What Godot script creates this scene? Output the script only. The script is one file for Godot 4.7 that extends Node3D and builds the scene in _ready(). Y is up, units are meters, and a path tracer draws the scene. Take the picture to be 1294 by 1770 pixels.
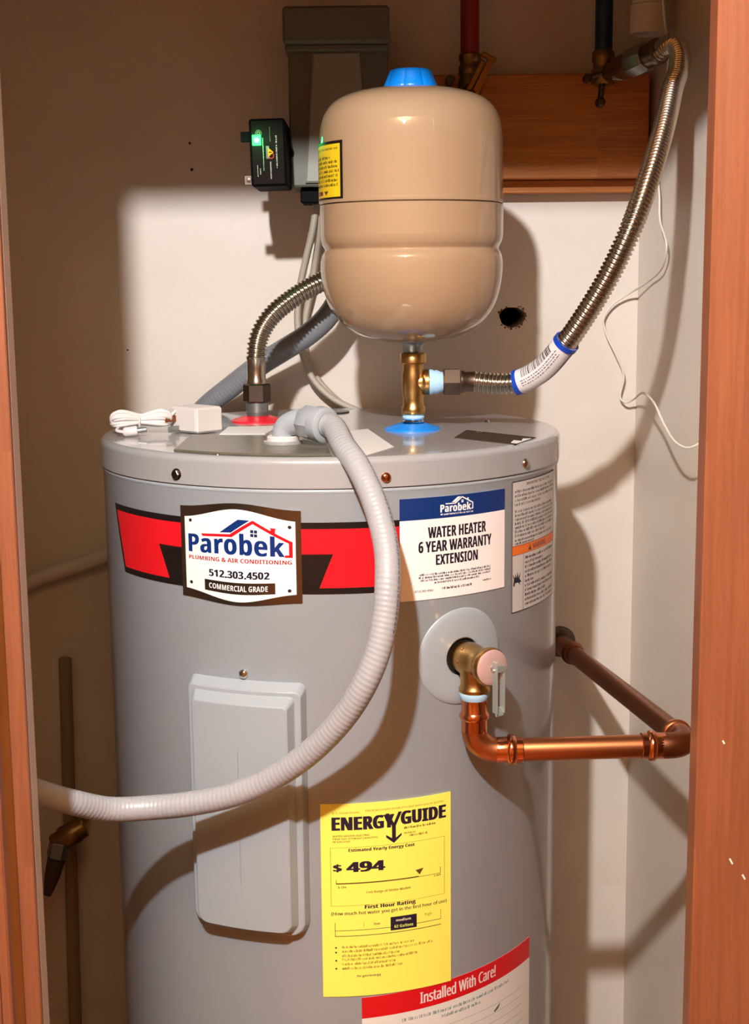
extends Node3D
# A water heater in a closet, seen through the closet's doorway from a hall. Units are metres; the heater's axis is x = 0, z = 0, its lid at y = 1.25.

const HR := 0.245            # radius of the heater's jacket
const LID := 1.25
const ZB := -0.29            # back wall of the closet
const XR := 0.385            # right wall
const SPLAY := 0.176         # the right wall opens out by 10 degrees
const XL := -0.50            # left wall
const FLOOR_Y := -0.25
const CEIL_Y := 2.26
var tank_x := 0.0885
var tank_z := 0.0115

var M := {}
var names := {}
var rng := RandomNumberGenerator.new()
var sans: Font
var sans_bold: Font
var text_cache := {}


# ------------------------------------------------------------------ mesh building
class MB:
	var v := PackedVector3Array()
	var n := PackedVector3Array()
	var t := PackedVector2Array()

	func tri(a: Vector3, b: Vector3, c: Vector3, na: Vector3, nb: Vector3, nc: Vector3, ua := Vector2.ZERO, ub := Vector2.ZERO, uc := Vector2.ZERO) -> void:
		var f := (b - a).cross(c - a)
		if f.length_squared() < 1e-20:
			return
		if f.dot(na + nb + nc) > 0.0:      # front faces run clockwise
			v.append_array([a, c, b]); n.append_array([na, nc, nb]); t.append_array([ua, uc, ub])
		else:
			v.append_array([a, b, c]); n.append_array([na, nb, nc]); t.append_array([ua, ub, uc])

	func quad(a: Vector3, b: Vector3, c: Vector3, d: Vector3, na: Vector3, nb: Vector3, nc: Vector3, nd: Vector3, ua := Vector2.ZERO, ub := Vector2.ZERO, uc := Vector2.ZERO, ud := Vector2.ZERO) -> void:
		tri(a, b, c, na, nb, nc, ua, ub, uc)
		tri(a, c, d, na, nc, nd, ua, uc, ud)

	func flat(a: Vector3, b: Vector3, c: Vector3, d: Vector3, out: Vector3) -> void:
		var f := (c - a).cross(d - b).normalized()
		if f.dot(out) < 0.0:
			f = -f
		quad(a, b, c, d, f, f, f, f, Vector2(0, 0), Vector2(1, 0), Vector2(1, 1), Vector2(0, 1))


func commit(mb: MB, called: String, m: Material, parent: Node3D = self) -> MeshInstance3D:
	var off := Vector3.ZERO
	var p: Node = parent
	while p != self:
		off += p.position
		p = p.get_parent()
	var arr := []
	arr.resize(Mesh.ARRAY_MAX)
	var vv := mb.v
	if off != Vector3.ZERO:
		for i in vv.size():
			vv[i] -= off
	arr[Mesh.ARRAY_VERTEX] = vv
	arr[Mesh.ARRAY_NORMAL] = mb.n
	arr[Mesh.ARRAY_TEX_UV] = mb.t
	var am := ArrayMesh.new()
	am.add_surface_from_arrays(Mesh.PRIMITIVE_TRIANGLES, arr)
	am.surface_set_material(0, m)
	var o := MeshInstance3D.new()
	o.mesh = am
	o.name = numbered(called) if parent == self else called
	parent.add_child(o, true)
	return o


func numbered(s: String) -> String:
	var k: int = names.get(s, 0)
	names[s] = k + 1
	return s if k == 0 else "%s_%03d" % [s, k]


func tag(o: Node3D, label: String, category: String, group := "") -> void:
	o.set_meta("label", label)
	o.set_meta("category", category)
	if group:
		o.set_meta("group", group)


func thing(called: String, at: Vector3, label: String, category: String, group := "") -> Node3D:
	var o := Node3D.new()
	o.name = numbered(called)
	add_child(o)
	o.position = at
	tag(o, label, category, group)
	return o


func struct(mb: MB, called: String, m: Material) -> MeshInstance3D:
	var o := commit(mb, called, m)
	o.set_meta("kind", "structure")
	return o


func frame(origin: Vector3, axis: Vector3, side := Vector3.ZERO) -> Transform3D:
	# y runs along the axis, x as near to side as it can
	var y := axis.normalized()
	var s := side
	if s == Vector3.ZERO:
		s = Vector3.RIGHT if absf(y.x) < 0.9 else Vector3.FORWARD
	var z := s.cross(y).normalized()
	var x := y.cross(z).normalized()
	return Transform3D(Basis(x, y, z), origin)


func lathe(mb: MB, prof: Array, xf: Transform3D, seg := 48, flat_sides := false) -> void:
	# prof: Vector2(radius, height) along +y, from one end to the other
	var k := prof.size()
	var sn: Array[Vector2] = []
	for i in k - 1:
		var d: Vector2 = prof[i + 1] - prof[i]
		sn.append(Vector2(d.y, -d.x).normalized())
	var area := 0.0
	for i in k - 1:
		area += (prof[i].x + prof[i + 1].x) * (prof[i + 1].y - prof[i].y)
	var sg := 1.0 if area >= 0.0 else -1.0
	for i in k - 1:
		var n0 := sn[i]
		var n1 := sn[i]
		if i > 0 and sn[i - 1].dot(sn[i]) > 0.72:
			n0 = (sn[i - 1] + sn[i]).normalized()
		if i < k - 2 and sn[i + 1].dot(sn[i]) > 0.72:
			n1 = (sn[i + 1] + sn[i]).normalized()
		n0 *= sg
		n1 *= sg
		for j in seg:
			var a := TAU * j / seg
			var b := TAU * (j + 1) / seg
			var na := (a + b) * 0.5 if flat_sides else a
			var nb := (a + b) * 0.5 if flat_sides else b
			var ca := Vector3(cos(a), 0, sin(a))
			var cb := Vector3(cos(b), 0, sin(b))
			var da := Vector3(cos(na), 0, sin(na))
			var db := Vector3(cos(nb), 0, sin(nb))
			var up := Vector3.UP
			mb.quad(xf * (ca * prof[i].x + up * prof[i].y), xf * (cb * prof[i].x + up * prof[i].y), xf * (cb * prof[i + 1].x + up * prof[i + 1].y), xf * (ca * prof[i + 1].x + up * prof[i + 1].y),
				xf.basis * (da * n0.x + up * n0.y), xf.basis * (db * n0.x + up * n0.y), xf.basis * (db * n1.x + up * n1.y), xf.basis * (da * n1.x + up * n1.y),
				Vector2(float(j) / seg, float(i) / (k - 1)), Vector2(float(j + 1) / seg, float(i) / (k - 1)), Vector2(float(j + 1) / seg, float(i + 1) / (k - 1)), Vector2(float(j) / seg, float(i + 1) / (k - 1)))


func hex(mb: MB, xf: Transform3D, r: float, h: float, c := 0.0012) -> void:
	lathe(mb, [Vector2(0, 0), Vector2(r - c, 0), Vector2(r, c), Vector2(r, h - c), Vector2(r - c, h), Vector2(0, h)], xf, 6, true)


func round_bar(mb: MB, a: Vector3, b: Vector3, r: float, c := 0.0006, seg := 32) -> void:
	var h := a.distance_to(b)
	lathe(mb, [Vector2(0, 0), Vector2(r - c, 0), Vector2(r, c), Vector2(r, h - c), Vector2(r - c, h), Vector2(0, h)], frame(a, b - a), seg)


func path(ctrl: Array, step: float) -> PackedVector3Array:
	var raw := PackedVector3Array()
	var k := ctrl.size()
	for i in k - 1:
		var p0: Vector3 = ctrl[maxi(i - 1, 0)]
		var p1: Vector3 = ctrl[i]
		var p2: Vector3 = ctrl[i + 1]
		var p3: Vector3 = ctrl[mini(i + 2, k - 1)]
		if i == 0:
			p0 = p1 * 2.0 - p2
		if i == k - 2:
			p3 = p2 * 2.0 - p1
		# centripetal Catmull-Rom
		var t1 := sqrt(p0.distance_to(p1))
		var t2 := t1 + sqrt(p1.distance_to(p2))
		var t3 := t2 + sqrt(p2.distance_to(p3))
		for j in 24:
			var t := lerpf(t1, t2, j / 24.0)
			var a1 := p0 * ((t1 - t) / t1) + p1 * (t / t1)
			var a2 := p1 * ((t2 - t) / (t2 - t1)) + p2 * ((t - t1) / (t2 - t1))
			var a3 := p2 * ((t3 - t) / (t3 - t2)) + p3 * ((t - t2) / (t3 - t2))
			var b1 := a1 * ((t2 - t) / t2) + a2 * (t / t2)
			var b2 := a2 * ((t3 - t) / (t3 - t1)) + a3 * ((t - t1) / (t3 - t1))
			raw.append(b1 * ((t2 - t) / (t2 - t1)) + b2 * ((t - t1) / (t2 - t1)))
	raw.append(ctrl[k - 1])
	var total := 0.0
	for i in raw.size() - 1:
		total += raw[i].distance_to(raw[i + 1])
	var count := maxi(2, int(round(total / step)))
	var out := PackedVector3Array()
	var want := 0.0
	var run := 0.0
	for i in raw.size() - 1:
		var d := raw[i].distance_to(raw[i + 1])
		while want <= run + d + 1e-9 and out.size() <= count:
			out.append(raw[i].lerp(raw[i + 1], clampf((want - run) / maxf(d, 1e-9), 0.0, 1.0)))
			want += total / count
		run += d
	while out.size() < count + 1:
		out.append(raw[raw.size() - 1])
	return out


func tube(mb: MB, pts: PackedVector3Array, rf: Callable, seg := 16, capped := true, side := Vector3.ZERO) -> void:
	# rf(s, angle) is the radius at length s
	var k := pts.size()
	var tn: Array[Vector3] = []
	var s := PackedFloat32Array()
	var run := 0.0
	for i in k:
		var t := (pts[mini(i + 1, k - 1)] - pts[maxi(i - 1, 0)]).normalized()
		tn.append(t)
		if i > 0:
			run += pts[i].distance_to(pts[i - 1])
		s.append(run)
	var nn := frame(pts[0], tn[0], side).basis.x
	var rings := []
	var norms := []
	for i in k:
		if i > 0:
			nn = (nn - tn[i] * nn.dot(tn[i])).normalized()
		var bb := tn[i].cross(nn)
		var ring := PackedVector3Array()
		var nor := PackedVector3Array()
		for j in seg + 1:
			var a := TAU * j / seg
			var d := nn * cos(a) + bb * sin(a)
			var r: float = rf.call(s[i], a)
			var e: float = 0.0002
			var slope: float = (rf.call(s[i] + e, a) - rf.call(s[i] - e, a)) / (2.0 * e)
			ring.append(pts[i] + d * r)
			nor.append((d - tn[i] * slope).normalized())
		rings.append(ring)
		norms.append(nor)
	for i in k - 1:
		for j in seg:
			mb.quad(rings[i][j], rings[i][j + 1], rings[i + 1][j + 1], rings[i + 1][j], norms[i][j], norms[i][j + 1], norms[i + 1][j + 1], norms[i + 1][j],
				Vector2(float(j) / seg, s[i]), Vector2(float(j + 1) / seg, s[i]), Vector2(float(j + 1) / seg, s[i + 1]), Vector2(float(j) / seg, s[i + 1]))
	if capped:
		for e in [0, k - 1]:
			var o: Vector3 = -tn[0] if e == 0 else tn[k - 1]
			for j in seg:
				mb.tri(pts[e], rings[e][j], rings[e][j + 1], o, o, o)


func plain_tube(mb: MB, ctrl: Array, r: float, step := 0.004, seg := 20) -> void:
	tube(mb, path(ctrl, step), func(_s: float, _a: float) -> float: return r, seg)


func inset(poly: PackedVector2Array, d: float) -> PackedVector2Array:
	var out := PackedVector2Array()
	var k := poly.size()
	var area := 0.0
	for i in k:
		area += poly[i].cross(poly[(i + 1) % k])
	var sg := 1.0 if area > 0.0 else -1.0
	for i in k:
		var e0 := (poly[i] - poly[(i + k - 1) % k]).normalized()
		var e1 := (poly[(i + 1) % k] - poly[i]).normalized()
		var n0 := Vector2(-e0.y, e0.x) * sg
		var n1 := Vector2(-e1.y, e1.x) * sg
		var m := (n0 + n1).normalized()
		out.append(poly[i] + m * (d / maxf(0.35, m.dot(n0))))
	return out


func prism(mb: MB, poly: PackedVector2Array, y0: float, y1: float, bevel: float, xf := Transform3D.IDENTITY) -> void:
	# poly in (x, z), extruded along y, its rims bevelled
	var small := inset(poly, bevel)
	var loops := [[small, y0], [poly, y0 + bevel], [poly, y1 - bevel], [small, y1]]
	var k := poly.size()
	var area := 0.0
	for i in k:
		area += poly[i].cross(poly[(i + 1) % k])
	var sg := 1.0 if area > 0.0 else -1.0
	for l in 3:
		for i in k:
			var j := (i + 1) % k
			var e := (poly[j] - poly[i])
			var o := xf.basis * Vector3(e.y * sg, 0, -e.x * sg)
			var A: PackedVector2Array = loops[l][0]
			var B: PackedVector2Array = loops[l + 1][0]
			mb.flat(xf * Vector3(A[i].x, loops[l][1], A[i].y), xf * Vector3(A[j].x, loops[l][1], A[j].y), xf * Vector3(B[j].x, loops[l + 1][1], B[j].y), xf * Vector3(B[i].x, loops[l + 1][1], B[i].y), o)
	var idx := Geometry2D.triangulate_polygon(small)
	for q in range(0, idx.size(), 3):
		for side in [0, 1]:
			var y: float = y1 if side else y0
			var o: Vector3 = xf.basis * (Vector3.UP if side else Vector3.DOWN)
			var p := []
			for w in 3:
				p.append(xf * Vector3(small[idx[q + w]].x, y, small[idx[q + w]].y))
			mb.tri(p[0], p[1], p[2], o.normalized(), o.normalized(), o.normalized())


func rect(w: float, h: float, c := 0.0, steps := 1) -> PackedVector2Array:
	var p := PackedVector2Array()
	if c <= 0.0:
		return PackedVector2Array([Vector2(-w / 2, -h / 2), Vector2(w / 2, -h / 2), Vector2(w / 2, h / 2), Vector2(-w / 2, h / 2)])
	for q in 4:
		var s := Vector2(1 if q in [0, 3] else -1, 1 if q < 2 else -1)
		for i in steps + 1:
			var a := PI / 2 * (q + float(i) / steps)
			p.append(Vector2(s.x * (w / 2 - c), s.y * (h / 2 - c)) + Vector2(cos(a), sin(a)) * c)
	return p


func box(mb: MB, lo: Vector3, hi: Vector3, bevel := 0.0008) -> void:
	var c := (lo + hi) / 2
	var s := hi - lo
	prism(mb, rect(s.x, s.z, bevel, 1), -s.y / 2, s.y / 2, bevel, Transform3D(Basis.IDENTITY, c))


func rbox(mb: MB, xf: Transform3D, s: Vector3, bevel := 0.001, steps := 1) -> void:
	prism(mb, rect(s.x, s.z, bevel, steps), -s.y / 2, s.y / 2, bevel, xf)


func patch(mb: MB, fn: Callable, nu: int, nv: int, out: Vector3) -> void:
	# fn(u, v) gives a point; v = 0 is the top; out is a vector near the outward normal
	var e := 0.002
	for i in nu:
		for j in nv:
			var p := []
			var nr := []
			var uv := []
			for c in [[0, 0], [1, 0], [1, 1], [0, 1]]:
				var u := float(i + c[0]) / nu
				var w := float(j + c[1]) / nv
				p.append(fn.call(u, w))
				var du: Vector3 = fn.call(u + e, w) - fn.call(u - e, w)
				var dv: Vector3 = fn.call(u, w + e) - fn.call(u, w - e)
				var q := du.cross(dv).normalized()
				if q.dot(out) < 0.0:
					q = -q
				nr.append(q)
				uv.append(Vector2(u, w))
			mb.quad(p[0], p[1], p[2], p[3], nr[0], nr[1], nr[2], nr[3], uv[0], uv[1], uv[2], uv[3])


func on_heater(th: float, y: float, r: float) -> Vector3:
	return Vector3(sin(th) * r, y, cos(th) * r)


func sticker(t0: float, t1: float, y_top: Callable, y_bot: Callable, lift: float, slant := 0.0, axis := Vector3.ZERO, radius := HR) -> MB:
	# a sheet wrapped round an upright cylinder; slant narrows the bottom at both ends
	var mb := MB.new()
	var fn := func(u: float, w: float) -> Vector3:
		var th := lerpf(t0 + slant * w, t1 - slant * w, u)
		var y := lerpf(y_top.call(u), y_bot.call(u), w)
		return Vector3(axis.x + sin(th) * (radius + lift), y, axis.z + cos(th) * (radius + lift))
	var tm := (t0 + t1) / 2
	patch(mb, fn, maxi(8, int((t1 - t0) * 45)), 8, Vector3(sin(tm), 0, cos(tm)))
	# rim, down to the surface
	for e in [0, 1]:
		for i in 24:
			var a: Vector3 = fn.call(i / 24.0, float(e))
			var b: Vector3 = fn.call((i + 1) / 24.0, float(e))
			var k := (radius) / (radius + lift)
			var a2 := Vector3(axis.x + (a.x - axis.x) * k, a.y, axis.z + (a.z - axis.z) * k)
			var b2 := Vector3(axis.x + (b.x - axis.x) * k, b.y, axis.z + (b.z - axis.z) * k)
			var o := Vector3(0, 1 if e == 0 else -1, 0)
			var ua := Vector2(i / 24.0, float(e))
			var ub := Vector2((i + 1) / 24.0, float(e))
			mb.quad(a, b, b2, a2, o, o, o, o, ua, ub, ub, ua)
	return mb


func level(y: float) -> Callable:
	return func(_u: float) -> float: return y


# ------------------------------------------------------------------ materials and print
func mat(c: Color, rough := 0.5, metal := 0.0) -> StandardMaterial3D:
	var m := StandardMaterial3D.new()
	m.albedo_color = c
	m.roughness = rough
	m.metallic = metal
	return m


func rgb(r: int, g: int, b: int) -> Color:
	return Color(r / 255.0, g / 255.0, b / 255.0)


func noise(freq: float, sd: int, oct := 4) -> FastNoiseLite:
	var f := FastNoiseLite.new()
	f.seed = sd
	f.frequency = freq
	f.noise_type = FastNoiseLite.TYPE_SIMPLEX_SMOOTH
	f.fractal_octaves = oct
	return f


func wood(light: Color, dark: Color, sd: int, upright: bool, rough := 0.4) -> StandardMaterial3D:
	var im := Image.create(512, 512, false, Image.FORMAT_RGB8)
	var a := noise(0.012, sd, 3)
	var b := noise(0.09, sd + 1, 3)
	for y in 512:
		for x in 512:
			var g := float(x if upright else y)
			var l := float(y if upright else x)
			var wob := a.get_noise_2d(g * 0.7, l * 0.25) * 9.0
			var k := 0.5 + 0.38 * a.get_noise_2d(g * 2.2 + wob, l * 0.14) + 0.42 * b.get_noise_2d(g * 1.6 + wob, l * 0.05)
			var pore := b.get_noise_2d(g * 5.0 + 900.0, l * 0.22)
			if pore > 0.3:
				k -= (pore - 0.3) * 1.1
			im.set_pixel(x, y, dark.lerp(light, clampf(k, 0.0, 1.0)))
	var m := mat(Color.WHITE, rough)
	m.albedo_texture = ImageTexture.create_from_image(im)
	m.uv1_triplanar = true
	m.uv1_world_triplanar = true
	m.uv1_scale = Vector3(3.1, 3.1, 3.1)
	return m


func paint(c: Color, c2: Color, rough: float, sd: int, bump := 0.02) -> StandardMaterial3D:
	var im := Image.create(512, 512, false, Image.FORMAT_RGB8)
	var a := noise(0.006, sd, 4)
	for y in 512:
		for x in 512:
			im.set_pixel(x, y, c.lerp(c2, clampf(0.5 + a.get_noise_2d(x, y) * 0.8, 0, 1)))
	var m := mat(Color.WHITE, rough)
	m.albedo_texture = ImageTexture.create_from_image(im)
	m.uv1_triplanar = true
	m.uv1_world_triplanar = true
	m.uv1_scale = Vector3.ONE * 1.7
	if bump > 0.0:
		var h := Image.create(512, 512, false, Image.FORMAT_RGB8)
		var f := noise(0.05, sd + 7, 3)
		for y in 512:
			for x in 512:
				var k := clampf(0.5 + 0.5 * f.get_noise_2d(x, y), 0, 1)
				h.set_pixel(x, y, Color(k, k, k))
		h.bump_map_to_normal_map(2.0)
		m.normal_enabled = true
		m.normal_texture = ImageTexture.create_from_image(h)
		m.normal_scale = bump
	return m


func sheet(w: int, h: int, bg: Color) -> Image:
	var im := Image.create(w, h, false, Image.FORMAT_RGB8)
	im.fill(bg)
	return im


func glyphs(s: String, bold: bool) -> Array:
	var key := s + ("|b" if bold else "|r")
	if text_cache.has(key):
		return text_cache[key]
	var tm := TextMesh.new()
	tm.font = sans_bold if bold else sans
	tm.text = s
	tm.font_size = 64
	tm.pixel_size = 1.0 / 64.0
	tm.depth = 0.0
	tm.curve_step = 1.0
	tm.horizontal_alignment = HORIZONTAL_ALIGNMENT_LEFT
	var arr := tm.get_mesh_arrays()
	var vs: PackedVector3Array = arr[Mesh.ARRAY_VERTEX]
	var ix: PackedInt32Array = arr[Mesh.ARRAY_INDEX] if arr[Mesh.ARRAY_INDEX] != null else PackedInt32Array()
	var tri := PackedVector2Array()
	if ix.size():
		for i in ix:
			tri.append(Vector2(vs[i].x, vs[i].y))
	else:
		for p in vs:
			tri.append(Vector2(p.x, p.y))
	var lo := Vector2(1e9, 1e9)
	var hi := -lo
	for p in tri:
		lo = lo.min(p)
		hi = hi.max(p)
	text_cache[key] = [tri, lo, hi]
	return text_cache[key]


func fill_tri(im: Image, a: Vector2, b: Vector2, c: Vector2, col: Color) -> void:
	var y0 := maxi(0, int(ceil(minf(a.y, minf(b.y, c.y)) - 0.5)))
	var y1 := mini(im.get_height() - 1, int(floor(maxf(a.y, maxf(b.y, c.y)) - 0.5)))
	for y in range(y0, y1 + 1):
		var fy := y + 0.5
		var xs := []
		for e in [[a, b], [b, c], [c, a]]:
			var p: Vector2 = e[0]
			var q: Vector2 = e[1]
			if (p.y <= fy) != (q.y <= fy):
				xs.append(lerpf(p.x, q.x, (fy - p.y) / (q.y - p.y)))
		if xs.size() == 2:
			var l := int(ceil(minf(xs[0], xs[1]) - 0.5))
			var r := int(ceil(maxf(xs[0], xs[1]) - 0.5))
			if r > l:
				im.fill_rect(Rect2i(l, y, r - l, 1), col)


func poly(im: Image, pts: Array, col: Color) -> void:
	# pts in shares of the image
	var sz := Vector2(im.get_width(), im.get_height())
	var p := PackedVector2Array()
	for q in pts:
		p.append(q * sz)
	var idx := Geometry2D.triangulate_polygon(p)
	for i in range(0, idx.size(), 3):
		fill_tri(im, p[idx[i]], p[idx[i + 1]], p[idx[i + 2]], col)


func bar(im: Image, x0: float, y0: float, x1: float, y1: float, col: Color) -> void:
	var w := im.get_width()
	var h := im.get_height()
	im.fill_rect(Rect2i(int(x0 * w), int(y0 * h), maxi(1, int(round((x1 - x0) * w))), maxi(1, int(round((y1 - y0) * h)))), col)


func dot(im: Image, x: float, y: float, r: float, col: Color) -> void:
	var asp := float(im.get_width()) / im.get_height()
	var p := []
	for i in 24:
		p.append(Vector2(x + r * cos(TAU * i / 24), y + r * asp * sin(TAU * i / 24)))
	poly(im, p, col)


func write(im: Image, s: String, bold: bool, x0: float, base: float, x1: float, cap: float, col: Color, fat := 0.0, turned := false) -> void:
	# the line runs from x0 to x1 on the baseline, capitals are cap high; shares of the image. turned: reads downwards, x and y swapped
	var g := glyphs(s, bold)
	var H := glyphs("H", bold)
	var w := float(im.get_width())
	var h := float(im.get_height())
	var lo: Vector2 = g[1]
	var hi: Vector2 = g[2]
	var ch: float = H[2].y - H[1].y
	var offs := [0.0] if fat <= 0.0 else [-fat, 0.0, fat]
	var tri: PackedVector2Array = g[0]
	for o in offs:
		for i in range(0, tri.size(), 3):
			var q := []
			for k in 3:
				var p := tri[i + k]
				var along: float = lerpf(x0, x1, (p.x - lo.x) / (hi.x - lo.x)) + o
				var up: float = (p.y - H[1].y) / ch * cap
				q.append(Vector2((base + up) * w, along * h) if turned else Vector2(along * w, (base - up) * h))
			fill_tri(im, q[0], q[1], q[2], col)


func small_print(im: Image, x0: float, y0: float, x1: float, hgt: float, col: Color, bg: Color) -> void:
	# a line of print too small to read: words of uneven strokes
	var w := im.get_width()
	var h := im.get_height()
	var x := x0 * w
	var em := hgt * h
	while x < x1 * w - em * 0.4:
		var letters := rng.randi_range(2, 8)
		for l in letters:
			var lw := em * rng.randf_range(0.32, 0.5)
			if x + lw > x1 * w:
				break
			var top := y0 * h + (em * 0.28 if rng.randf() < 0.65 else 0.0)
			var st := maxf(1.0, em * 0.17)
			var c := col.lerp(bg, rng.randf_range(0.0, 0.25))
			im.fill_rect(Rect2i(int(x), int(top), int(ceil(st)), int(y0 * h + em - top)), c)
			if rng.randf() < 0.75:
				im.fill_rect(Rect2i(int(x), int(top if rng.randf() < 0.5 else y0 * h + em - st), int(lw * 0.8), int(ceil(st))), c)
			if rng.randf() < 0.6:
				im.fill_rect(Rect2i(int(x + lw * 0.6), int(top), int(ceil(st)), int(y0 * h + em - top)), c)
			x += lw + em * 0.06
		x += em * 0.35


func printed(im: Image, rough := 0.35) -> StandardMaterial3D:
	var m := mat(Color.WHITE, rough)
	m.albedo_texture = ImageTexture.create_from_image(im)
	return m


func P2(a: Array) -> Array:
	var out := []
	for i in range(0, a.size(), 2):
		out.append(Vector2(a[i], a[i + 1]))
	return out


func house_logo(im: Image, X: Callable, blue: Color, red: Color, pane: Color) -> void:
	# the roof line, the solar panel, the chimney and the window over the name; X maps the badge's own (u, v)
	var draw := func(a: Array, c: Color) -> void:
		var out := []
		for p in P2(a):
			out.append(X.call(p))
		poly(im, out, c)
	draw.call([.356, .286, .512, .157, .607, .157, .452, .286], blue)
	draw.call([.192, .298, .442, .302, .631, .153, .934, .338, .934, .508, .872, .508, .876, .482, .906, .482, .906, .356, .631, .188, .459, .330, .207, .326], red)
	draw.call([.757, .207, .815, .207, .806, .216, .800, .276, .766, .252, .770, .216], red)
	for i in 2:
		for j in 2:
			var x := .610 + i * .030
			var y := .247 + j * .038
			draw.call([x, y, x + .025, y, x + .025, y + .031, x, y + .031], pane)


func _ready() -> void:
	rng.seed = 7
	# ---------------------------------------------------------------- camera, light, exposure
	var cam := Camera3D.new()
	cam.name = "camera"
	var pitch := deg_to_rad(9.54)
	var fwd := Vector3(0, -sin(pitch), -cos(pitch))
	var up := Vector3(0, cos(pitch), -sin(pitch))
	var roll := -0.0105
	var cx := Vector3.RIGHT * cos(roll) + up * sin(roll)
	var cy := -Vector3.RIGHT * sin(roll) + up * cos(roll)
	cam.transform = Transform3D(Basis(cx, cy, -fwd), Vector3(0.0464, 1.4163, 1.5383))
	cam.fov = rad_to_deg(2.0 * atan(885.0 / 2450.0))
	cam.near = 0.02
	cam.current = true
	add_child(cam)
	var env := Environment.new()
	env.background_mode = Environment.BG_COLOR
	env.background_color = Color.BLACK
	env.tonemap_mode = Environment.TONE_MAPPER_LINEAR
	env.tonemap_exposure = 1.0
	env.sdfgi_enabled = true
	env.ssao_enabled = true
	env.ssil_enabled = true
	var we := WorldEnvironment.new()
	we.name = "world"
	we.environment = env
	add_child(we)
	var lamp_at := Vector3(-0.169, 2.155, 1.5)
	var bulb := OmniLight3D.new()
	bulb.name = "bulb_light"
	bulb.position = lamp_at
	bulb.light_color = Color(0.985, 0.99, 1.0)
	bulb.light_energy = 4.1
	bulb.light_size = 0.026
	bulb.omni_range = 12.0
	bulb.omni_attenuation = 2.0
	bulb.shadow_enabled = true
	add_child(bulb)

	var f1 := SystemFont.new()
	f1.font_names = PackedStringArray(["Droid Sans"])
	sans = f1
	var f2 := SystemFont.new()
	f2.font_names = PackedStringArray(["Droid Sans"])
	f2.font_weight = 700
	sans_bold = f2

	# ---------------------------------------------------------------- materials
	M.wall = paint(rgb(223, 210, 197), rgb(216, 202, 188), 0.4, 3, 0.05)
	M.ceiling = paint(rgb(204, 170, 118), rgb(196, 162, 110), 0.8, 5, 0.0)
	M.hall = paint(rgb(176, 124, 54), rgb(166, 114, 48), 0.7, 9, 0.0)
	M.floor = wood(rgb(178, 112, 56), rgb(140, 82, 36), 11, false, 0.4)
	M.frame = wood(rgb(142, 84, 55), rgb(120, 68, 42), 21, true, 0.45)
	M.board = wood(rgb(205, 124, 48), rgb(160, 90, 28), 31, false, 0.45)
	M.white_trim = mat(rgb(190, 176, 168), 0.5)
	M.grey = mat(rgb(156, 163, 168), 0.42)
	M.grey.clearcoat_enabled = true
	M.grey.clearcoat = 0.6
	M.grey.clearcoat_roughness = 0.08
	M.lid = mat(rgb(164, 164, 164), 0.24, 0.12)
	M.lid.clearcoat_enabled = true
	M.lid.clearcoat = 0.6
	M.lid.clearcoat_roughness = 0.06
	M.lid_plate = mat(rgb(92, 87, 74), 0.3)
	M.beige = mat(rgb(162, 130, 98), 0.7)
	M.beige.clearcoat_enabled = true
	M.beige.clearcoat = 1.0
	M.beige.clearcoat_roughness = 0.03
	M.blue_cap = mat(rgb(0, 122, 214), 0.38)
	M.blue_ring = mat(rgb(20, 132, 226), 0.35)
	M.red_ring = mat(rgb(220, 28, 44), 0.35)
	M.steel = mat(rgb(190, 182, 168), 0.22, 1.0)
	M.dull_steel = mat(rgb(122, 106, 94), 0.34, 1.0)
	M.galv = mat(rgb(150, 154, 152), 0.38, 0.85)
	M.chrome = mat(rgb(214, 212, 208), 0.12, 1.0)
	M.dark_steel = mat(rgb(92, 80, 72), 0.35, 1.0)
	M.brass = mat(rgb(192, 152, 94), 0.3, 1.0)
	M.old_brass = mat(rgb(140, 112, 72), 0.42, 1.0)
	M.copper = mat(rgb(202, 128, 84), 0.34, 1.0)
	M.copper_bright = mat(rgb(232, 150, 108), 0.15, 1.0)
	M.copper_dull = mat(rgb(150, 92, 62), 0.38, 1.0)
	M.tape = mat(rgb(168, 206, 232), 0.75)
	M.conduit = mat(rgb(160, 160, 163), 0.4)
	M.conduit_dark = mat(rgb(118, 120, 124), 0.36)
	M.fitting = mat(rgb(160, 165, 170), 0.42)
	M.white_plastic = mat(rgb(214, 204, 198), 0.4)
	M.wire = mat(rgb(226, 216, 200), 0.5)
	M.cable = mat(rgb(190, 178, 160), 0.55)
	M.black = mat(rgb(14, 12, 12), 0.7)
	M.black.metallic_specular = 0.2
	M.black_gloss = mat(rgb(22, 20, 20), 0.3)
	M.hole = mat(rgb(6, 5, 5), 0.95)
	M.pvc_grey = mat(rgb(100, 99, 88), 0.55)
	M.pvc_light = mat(rgb(142, 139, 126), 0.5)
	M.red_pipe = mat(rgb(136, 20, 14), 0.45)
	M.blue_pipe = mat(rgb(12, 42, 78), 0.45)
	M.paper = mat(rgb(226, 222, 216), 0.5)
	M.brown_label = mat(rgb(62, 52, 42), 0.85)
	M.brown_label.metallic_specular = 0.15
	M.pink_tag = mat(rgb(216, 178, 170), 0.4, 0.35)

	build_room()
	build_frame()
	build_heater()
	build_tank()
	build_tee()
	build_hoses()
	build_conduits()
	build_drain()
	build_wall_things()
	build_supply()
	build_lid_things()
	build_left_things()
	build_lamp(lamp_at)


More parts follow.
